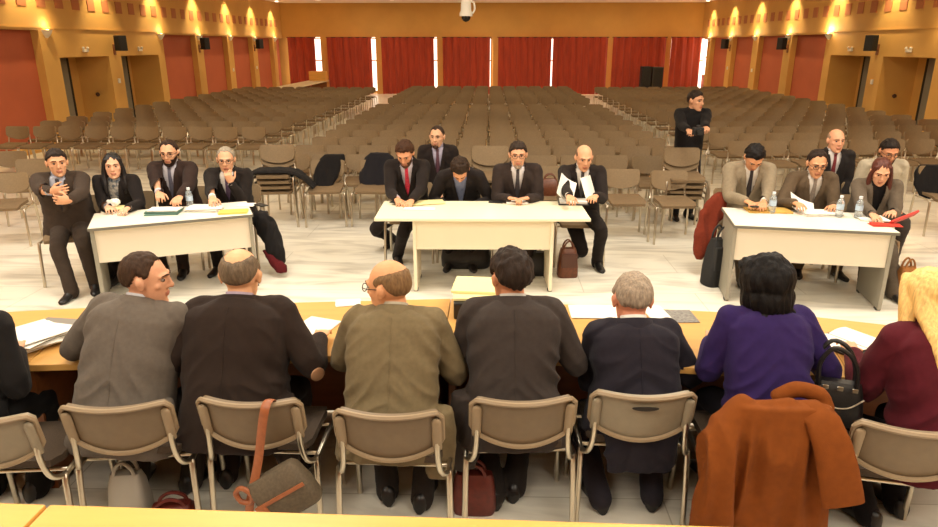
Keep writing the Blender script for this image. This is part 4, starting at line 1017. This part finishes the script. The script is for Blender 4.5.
# open notebook
p = at(848, 343, z=.742); r = thing('notebook', 'open white notebook with black cover before the blonde woman', 'notebook', (p.x, p.y, .741), .55)
c = MB(); c.box((0, 0, .006), (.33, .25, .012), bev=.003); c.build('cover', M_bleather, r)
for sx in (-1, 1):
    c = MB(); P = [[(sx*(.004+.155*i/6), y, .013+.012*math.sin(PI*i/6*.9)) for i in range(7)] for y in (-.115, .115)]; c.grid(P, thick=.002*sx); c.build('page', M_paper, r)
# left table
def bottle(px, py, label, z=.741):
    p = at(px, py, z=z); r = thing('water_bottle', label, 'bottle', (p.x, p.y, z), 0, 'small plastic water bottles')
    b = MB(); b.loft([[(math.cos(2*PI*k/16)*q, math.sin(2*PI*k/16)*q, zz) for k in range(16)] for zz, q in ((0, .026), (.008, .032), (.06, .032), (.065, .030), (.07, .032), (.13, .032), (.155, .026), (.175, .014), (.185, .013))]); b.build('body', mat('clear_plastic', (222, 230, 232), .12, trans=.75), r, smooth=50)
    b = MB(); b.loft([[(math.cos(2*PI*k/16)*.0325, math.sin(2*PI*k/16)*.0325, zz) for k in range(16)] for zz in (.075, .12)]); b.build('label_band', mat('bottle_band', (176, 196, 214), .5), r, smooth=50)
    b = MB(); b.loft([[(math.cos(2*PI*k/16)*.016, math.sin(2*PI*k/16)*.016, zz) for k in range(16)] for zz in (.182, .202)]); b.build('cap', mat('bottle_cap', (214, 220, 226), .4), r, smooth=50)
sheets('paper', 128, 208, .26, .18, 3, .2, M_cpaper, 'pale yellow papers before the woman with black hair')
m_ = MB(); 
for k in range(5): m_.ell((ir.uniform(-.04, .04), ir.uniform(-.03, .03), .03+ir.uniform(0, .03)), (.045, .035, .035), nu=10, nv=7)
me = remesh(m_, .012, 2)
for i, v in enumerate(me.vertices): v.co += Vector((mnoise.noise(v.co*40), mnoise.noise(v.co*40+Vector((5, 0, 0))), mnoise.noise(v.co*40+Vector((0, 7, 0)))))*.012
me.materials.append(M_paper); o = link('crumpled_tissue', me); p = at(113, 207, z=.742); o.location = (p.x, p.y, .745); tag(o, 'crumpled white tissue pack on the left table', 'tissue')
sheets('folder', 163, 213, .30, .19, 3, .12, mat('teal_folder', (92, 128, 116), .6), 'teal folders under white papers at the left table', 'folder', th=.008, jitter=.05)
sheets('paper', 165, 209.5, .27, .16, 4, .10, M_paper, 'white papers lying on the teal folders', z=.775, jitter=.04)
sheets('paper', 205, 210, .30, .18, 9, .1, M_paper, 'pile of white papers before the man resting his chin', jitter=.06, th=.003)
sheets('folder', 233, 212, .26, .16, 2, .2, M_ypaper, 'yellow folder at the right corner of the left table', 'folder', th=.004)
sheets('paper', 246, 205, .16, .13, 2, .1, M_paper, 'small white paper behind the yellow folder', jitter=.03)
bottle(190.5, 208, 'water bottle between the bearded man and the chin-resting man')
def phone(px, py, label, z=.741, rz=.2):
    p = at(px, py, z=z); r = MB(); r.box((0, 0, .006), (.075, .145, .012), bev=.005); rigid('mobile_phone', r, M_black, label, 'phone', (p.x, p.y, z), rz)
phone(261, 205.5, 'black phone at the far right corner of the left table', rz=.9)
# centre table
phone(397, 202, 'black phone under the hands of the red-tie man', z=.76, rz=-.6); phone(496, 202.5, 'small black phone left of the clasped hands', rz=1.4)
sheets('paper', 425, 203, .34, .18, 4, .1, M_cpaper, 'pale yellow papers spread before the red-tie man', jitter=.12)
sheets('paper', 420, 209, .30, .10, 2, -.05, M_paper, 'white sheet at the front of the yellow papers', jitter=.04)
sheets('paper', 517, 203, .21, .16, 4, .0, M_paper, 'white papers under the clasped hands', jitter=.02, th=.004)
p = at(573, 203, z=.742); r = thing('clipboard', 'black clipboard holding white papers at the centre table end', 'clipboard', (p.x, p.y, .741), -.05)
c = MB(); c.box((0, 0, .005), (.30, .22, .01), bev=.003); c.build('board', M_bleather, r)
c = MB(); c.box((0, .01, .020), (.27, .19, .018)); c.build('sheets', M_paper, r)
def held_sheet(px, py, Y, w, h, tilt, rz, roll, label):
    p = at(px, py, Y=Y); r = MB(); P = [[(-w/2+w*j/6, .02*math.sin(PI*j/6), -h/2+h*i/4) for j in range(7)] for i in range(5)]; r.grid(P, thick=.003)
    o = r.build('paper', M_paper); o.location = p; o.rotation_euler = (tilt, roll, rz); tag(o, label, 'papers')
held_sheet(567, 188, 6.66, .20, .27, -.75, .25, .6, 'white sheet lifted by the bald man at the centre table')
held_sheet(588, 187, 6.68, .10, .22, -.3, -.2, -.35, 'narrow white sheet in the left hand of the bald man')
held_sheet(803, 205, 6.42, .27, .20, -.9, .1, .45, 'white sheet lifted by the man in brown tweed')
# right table
sheets('envelope', 768, 211, .40, .20, 2, -.05, mat('manila_envelope', (216, 172, 84), .7), 'manila envelope before the man in light grey', 'envelope', th=.006, jitter=.01)
bottle(771.5, 213, 'water bottle standing beside the manila envelope')
sheets('paper', 820, 214, .34, .20, 7, -.06, M_paper, 'white papers before the man in brown tweed', jitter=.06, th=.003)
bottle(838.5, 217, 'water bottle right of the tweed man, left of the pair'); bottle(857.5, 218, 'water bottle nearest the woman with red-brown hair')
sheets('paper', 872, 219, .24, .18, 5, -.1, M_paper, 'white papers before the woman with red-brown hair', jitter=.05)
M_rf = mat('red_folder', (196, 52, 36), .6)
sheets('folder', 884, 225, .24, .12, 2, -.15, M_rf, 'red folder lying at the front corner of the right table', 'folder', th=.004)
p = at(903, 217, z=.80); r = MB(); r.box((0, 0, 0), (.26, .02, .10), bev=.004); o = r.build('folder', M_rf); o.location = (p.x, p.y, .79); o.rotation_euler = (.9, -.35, .15); tag(o, 'red folder propped up at the right end of the right table', 'folder')
phone(752, 206, 'dark phone in the hands of the man in light grey', z=.80, rz=.1)
# camera of the standing man
p = at(698, 131, Y=8.22); r = thing('photo_camera', 'black photo camera held by the standing man', 'camera', p)
c = MB(); c.box((0, 0, 0), (.13, .06, .09), bev=.012); c.box((0, 0, .055), (.05, .05, .03), bev=.01); c.build('camera_body', M_black, r)
c = MB(); c.tube([(0, -.02, -.005), (0, -.11, -.005)], [.036, .034], 16, dome=False); c.build('lens', M_black, r, smooth=50)

# ------------------------------------------------------------------ coats
def drape(chair, prof, m, label, cat='coat', seed=0, dz=0., fold=.012, yoff=0., rough=.011, nm='coat', extra=None):
    """prof: (z, x centre, half width, half depth, y offset) in the chair's own frame"""
    b = MB(); rs = []
    for z, xc, w, d, yo in prof:
        y0 = shell_point(0, 0).y-(z-.67)*.2+yo
        rs.append([Vector((xc+math.copysign(abs(math.cos(2*PI*k/28))**.7, math.cos(2*PI*k/28))*w, y0+math.sin(2*PI*k/28)*d, z)) for k in range(28)])
    b.loft(rs)
    if extra: extra(b)
    me = remesh(b, rough, 3); so = Vector((seed*3.1, seed*1.7, 0)); n_ = [v.normal.copy() for v in me.vertices]
    zt = max(p_[0] for p_ in prof)
    for v in me.vertices:
        p_ = v.co; a = sstep(zt, zt-.25, p_.z)
        f = mnoise.noise(Vector((p_.x*13+.25*p_.z, p_.y*5, p_.z*1.6))+so); g_ = mnoise.noise(p_*17+so)
        v.co = p_+n_[v.index]*(fold*(1-abs(f)*2.6)*a+.003*g_)
    me.materials.append(m); me.polygons.foreach_set('use_smooth', [True]*len(me.polygons))
    o = link(nm, me); o.location = chair.location; o.rotation_euler = chair.rotation_euler; return tag(o, label, cat)
M_coat = cloth('black_coat', (24, 21, 21)); M_coatn = cloth('dark_jacket', (30, 28, 32)); M_rust = cloth('rust_wool', (120, 62, 18), .08, 30, 0); M_rredc = cloth('rust_red_coat', (112, 44, 26), .1, 40)
drape(loose[328], [(.47, .06, .12, .05, .16), (.56, .03, .15, .055, .10), (.68, .0, .17, .06, .03), (.80, -.06, .17, .06, .0), (.86, -.09, .13, .04, 0)], M_coat, 'black coat slung slanting over a chair back left of the centre table', seed=1)
drape(loose[378], [(.46, .03, .20, .06, .10), (.56, .03, .21, .07, .06), (.70, .0, .22, .07, .01), (.82, -.02, .20, .06, 0), (.88, -.02, .12, .04, 0)], M_coatn, 'dark jacket hung on the chair behind the red-tie man', 'jacket', seed=2)
drape(loose[936], [(.42, .0, .24, .07, .16), (.56, .02, .25, .07, .08), (.70, .02, .24, .07, .02), (.80, .0, .2, .05, 0)], M_coat, 'black coat draped on the chair at the right edge', seed=3)
# coat lying across the seats of the left stack
q = loose['coatstack']; b = MB()
b.loft([[Vector((x, math.cos(2*PI*k/16)*.19+.03, z+math.sin(2*PI*k/16)*th)) for k in range(16)] for x, z, th in ((-.50, .50, .016), (-.44, .56, .022), (-.36, .64, .028), (-.27, .70, .03), (-.15, .722, .03), (0, .722, .03), (.2, .722, .03), (.27, .70, .03), (.30, .64, .022))])
me = remesh(b, .012, 3)
nn = [v.normal.copy() for v in me.vertices]
for v in me.vertices: v.co += nn[v.index]*(.012*mnoise.noise(v.co*11)+.004*mnoise.noise(v.co*30))
me.materials.append(M_coat); me.polygons.foreach_set('use_smooth', [True]*len(me.polygons)); o = link('coat', me); o.location = (q.x, q.y-.06, 0); o.rotation_euler = (0, 0, PI+.12); tag(o, 'black coat spread over the stacked chairs beside the left table', 'coat')
def free_cloth(name, pts, m, label, cat, seed=0, vox=.012, fold=.010):
    """pts: (world point, half width along x, half depth)"""
    b = MB(); b.loft([[Vector((c.x+math.cos(2*PI*k/20)*w, c.y+math.sin(2*PI*k/20)*d, c.z)) for k in range(20)] for c, w, d in pts])
    org = Vector((pts[0][0].x, pts[0][0].y, 0)); me = remesh(b, vox, 3); so = Vector((seed, 2*seed, 0)); nn = [v.normal.copy() for v in me.vertices]
    for v in me.vertices: v.co = v.co+nn[v.index]*(fold*(1-2.5*abs(mnoise.noise(Vector((v.co.x*16, v.co.y*8, v.co.z*2.2))+so)))+.003*mnoise.noise(v.co*22))-org
    me.materials.append(m); me.polygons.foreach_set('use_smooth', [True]*len(me.polygons)); o = link(name, me); o.location = org; return tag(o, label, cat)
free_cloth('coat', [(at(699, 258, Y=6.62), .02, .02), (at(700, 250, Y=6.64), .055, .035), (at(706, 232, Y=6.68), .10, .04), (at(712, 213, Y=6.72), .115, .04), (at(719, 199, Y=6.75), .085, .04), (at(723, 194, Y=6.78), .05, .04)], M_rredc, 'rust-red coat hanging at the left of the man in light grey', 'coat', 4, fold=.022)
free_cloth('coat', [(at(278, 262, Y=6.55), .06, .06), (at(275, 250, Y=6.55), .09, .07), (at(270, 236, Y=6.6), .10, .08), (at(264, 222, Y=6.65), .10, .08), (at(259, 212, Y=6.7), .07, .06)], M_coat, 'dark coat hanging down past the right end of the left table', 'coat', 5, fold=.020)
free_cloth('scarf', [(at(282, 272, Y=6.45), .05, .04), (at(279, 266, Y=6.47), .08, .05), (at(273, 258, Y=6.50), .06, .05), (at(267, 250, Y=6.53), .045, .04)], cloth('burgundy_scarf', (84, 20, 24)), 'burgundy scarf trailing from the dark coat to the floor', 'scarf', 6, .009, .006)
# the big rust coat over the near chair
def sleeves(b):
    b.tube([(-.15, -.30, .80), (-.215, -.33, .70), (-.255, -.37, .55), (-.27, -.39, .38), (-.26, -.40, .16)], [.055, .075, .085, .08, .06], 16, sub=4)
    b.tube([(.02, -.22, .80), (.10, -.22, .835), (.19, -.24, .82), (.22, -.26, .77)], [.03, .036, .036, .03], 12, sub=3)
    b.tube([(-.20, -.29, .775), (-.08, -.325, .80), (.04, -.315, .81)], [.03, .034, .034], 12, sub=3)
rc = drape(fgc[6], [(.06, .0, .265, .10, -.10), (.2, .0, .262, .10, -.085), (.40, 0, .255, .095, -.06), (.58, .0, .25, .09, -.03), (.70, .0, .24, .08, -.012), (.78, .0, .23, .065, 0), (.825, .0, .19, .045, 0)], M_rust, 'large rust-brown wool coat thrown over the near chair', seed=7, fold=.034, rough=.009, extra=sleeves)

sl = MB(); rs = []                                               # the sleeve folded over the right shoulder, a flat band with its own edge
for x, y, z, w, th, a in ((.03, -.30, .800, .045, .020, .5), (.085, -.335, .822, .060, .026, .35), (.135, -.40, .790, .068, .028, .3), (.170, -.440, .700, .076, .028, .28), (.198, -.462, .600, .082, .026, .25), (.222, -.478, .500, .086, .024, .22), (.236, -.482, .448, .086, .020, .2)):
    rs.append([Vector((x+math.copysign(abs(math.cos(2*PI*k/20))**.55, math.cos(2*PI*k/20))*w*math.cos(a)*1.0, y+math.sin(2*PI*k/20)*th, z+math.copysign(abs(math.cos(2*PI*k/20))**.55, math.cos(2*PI*k/20))*w*math.sin(a))) for k in range(20)])
sl.loft(rs); link('sleeve', sl.mesh('sleeve', M_rust, smooth=60), rc)
# ------------------------------------------------------------------ bags
def bag(name, w, d, h, m, label, loc, rz=0, taper=.8, handles=True, cat='bag', tilt=0., flap=None, hm=None):
    r = thing(name, label, cat, loc, rz); r.rotation_euler = (tilt, 0, rz)
    b = MB(); rs = []
    for z, q, e in ((0, .92, .9), (.02, 1, 1), (h*.4, 1.03, 1.06), (h*.8, .98, .85), (h, .9, .45)):
        k_ = 1-(1-taper)*z/h
        rs.append([Vector((math.copysign(abs(math.cos(2*PI*i/28))**.45, math.cos(2*PI*i/28))*w/2*q*k_, math.copysign(abs(math.sin(2*PI*i/28))**.55, math.sin(2*PI*i/28))*d/2*e, z)) for i in range(28)])
    b.loft(rs); b.build('bag_body', m, r, smooth=50)
    if flap:
        f = MB(); f.box((0, -d*.46, h*.62), (w*.78, d*.16, h*.5), bev=.012); f.build('flap', flap, r)
    if handles:
        for s_ in (-1, 1):
            t = MB(); t.tube([(-w*.26, s_*d*.18, h*.86), (-w*.2, s_*d*.2, h*1.12), (0, s_*d*.2, h*1.26), (w*.2, s_*d*.2, h*1.12), (w*.26, s_*d*.18, h*.86)], .009, 8, sub=4); t.build('handle', hm or m, r, smooth=True)
    return r
def fl_at(px, py): q = at(px, py, z=0); return (q.x, q.y, 0)
bag('briefcase', .21, .16, .30, M_brleather, 'brown leather bag on the floor by the right leg of the centre table', fl_at(567, 276), .1, flap=mat('dark_brown_flap', (74, 38, 22), .45))
bag('shoulder_bag', .26, .16, .24, M_bleather, 'black bag on the floor behind the right leg of the centre table', fl_at(540, 274), 0)
bag('trolley_case', .52, .24, .28, M_bleather, 'wide black case under the centre table', fl_at(466, 266), 0, .96, handles=False)
bag('backpack', .28, .20, .47, mat('black_nylon', (26, 25, 25), .75, nscale=60, namt=.2, bump=.2), 'black backpack standing left of the right table', fl_at(715, 284), .35, .7, flap=mat('black_pocket', (32, 31, 31), .75))
bag('handbag', .20, .12, .30, mat('camel_bag', (150, 96, 44), .6, nscale=20, namt=.3), 'camel-brown bag behind the right leg of the right table', fl_at(902, 297), .2)
bag('shoulder_bag', .22, .12, .22, M_ox, 'oxblood bag on the floor under the charcoal-suit chair', (fgc[4].location.x-.20, fgc[4].location.y-.02, 0), 0, .9)
bag('shoulder_bag', .26, .14, .16, M_ox, 'reddish leather bag under the grey-suit chair', (fgc[1].location.x+.12, fgc[1].location.y-.12, 0), .2, .75)
bag('carrier_bag', .20, .13, .26, mat('pale_grey_bag', (168, 160, 146), .6), 'pale grey carrier bag under the grey-suit chair', (fgc[1].location.x-.14, fgc[1].location.y-.02, 0), .1)
q = loose[548]; R3 = Matrix.Rotation(q.rotation_euler[2], 3, 'Z'); w_ = q.location+R3 @ Vector((0, .0, .468))
bag('shoulder_bag', .27, .15, .22, M_brleather, 'brown leather bag on the chair between the two men with papers', w_, PI, .7)
# black handbag with tall handles, leaning between the purple jacket and the burgundy cardigan
p = at(838, 398, Y=2.86); r = bag('handbag', .24, .11, .21, M_bleather, 'black handbag with upright handles and pale stitching beside the burgundy cardigan', (p.x-.01, p.y, p.z-.12), -.35, .85, handles=False)
for s_ in (-1, 1):
    t = MB(); t.tube([(-.085, s_*.03, .19), (-.095, s_*.04, .30), (-.05, s_*.045, .385), (.02, s_*.045, .36), (.06, s_*.035, .28), (.07, s_*.03, .19)], .011, 8, sub=4); t.build('handle', M_bleather, r, smooth=True)
t = MB(); t.tube([(-.10, -.066, .16), (-.04, -.07, .11), (.04, -.07, .11), (.10, -.066, .16)], .004, 6, sub=4); t.build('chain', M_chrome, r, smooth=True)
for k in range(3): t = MB(); t.box((-.06+.06*k, -.066, .20), (.025, .008, .02), bev=.003); t.build('buckle', M_chrome, r)
# messenger bag hung on the second chair
c2 = fgc[2]; r = thing('messenger_bag', 'grey-brown messenger bag with tan trim hung from a chair back', 'bag', c2.location, c2.rotation_euler[2])
b = MB(); rs = []
Mb = Matrix.Translation(Vector((.155, -.378, .395))) @ Matrix.Rotation(-.58, 4, 'Y')
for z, q_, e in ((-.13, .9, .7), (-.11, 1, 1), (0, 1.03, 1.15), (.10, 1, .9), (.13, .92, .5)):
    rs.append([Vector((math.copysign(abs(math.cos(2*PI*i/28))**.4, math.cos(2*PI*i/28))*.132*q_, math.copysign(abs(math.sin(2*PI*i/28))**.55, math.sin(2*PI*i/28))*.05*e, z*.85)) for i in range(28)])
b.loft(rs, M=Mb); b.build('bag_body', M_sack, r, smooth=50)
b = MB(); b.box((0, -.058, .01), (.262, .008, .018), M=Mb, bev=.003); b.build('trim', M_tan, r)
b = MB(); b.box((-.108, -.03, -.03), (.05, .07, .09), M=Mb, bev=.01); b.build('end_patch', M_tan, r)
b = MB()
P0_ = [Vector((.108, -.285, .77)), Vector((.108, -.318, .806)), Vector((.105, -.352, .81)), Vector((.10, -.376, .785)), Vector((.08, -.374, .70)), Vector((.05, -.370, .55)), Vector((.02, -.385, .42)), Vector((-.005, -.39, .32)), Vector((-.012, -.39, .26))]
b.tube(P0_, .021, 10, sub=4, flat=(1, .22)); b.build('strap', M_tan, r, smooth=50)
b = MB(); b.tube([(-.06, -.395, .385), (-.03, -.405, .42), (.015, -.405, .39), (.005, -.40, .345), (-.04, -.395, .345), (-.06, -.395, .385)], .012, 8, sub=3, dome=False); b.build('strap_loop', M_tan, r, smooth=True)
# pale elbow patch and pens
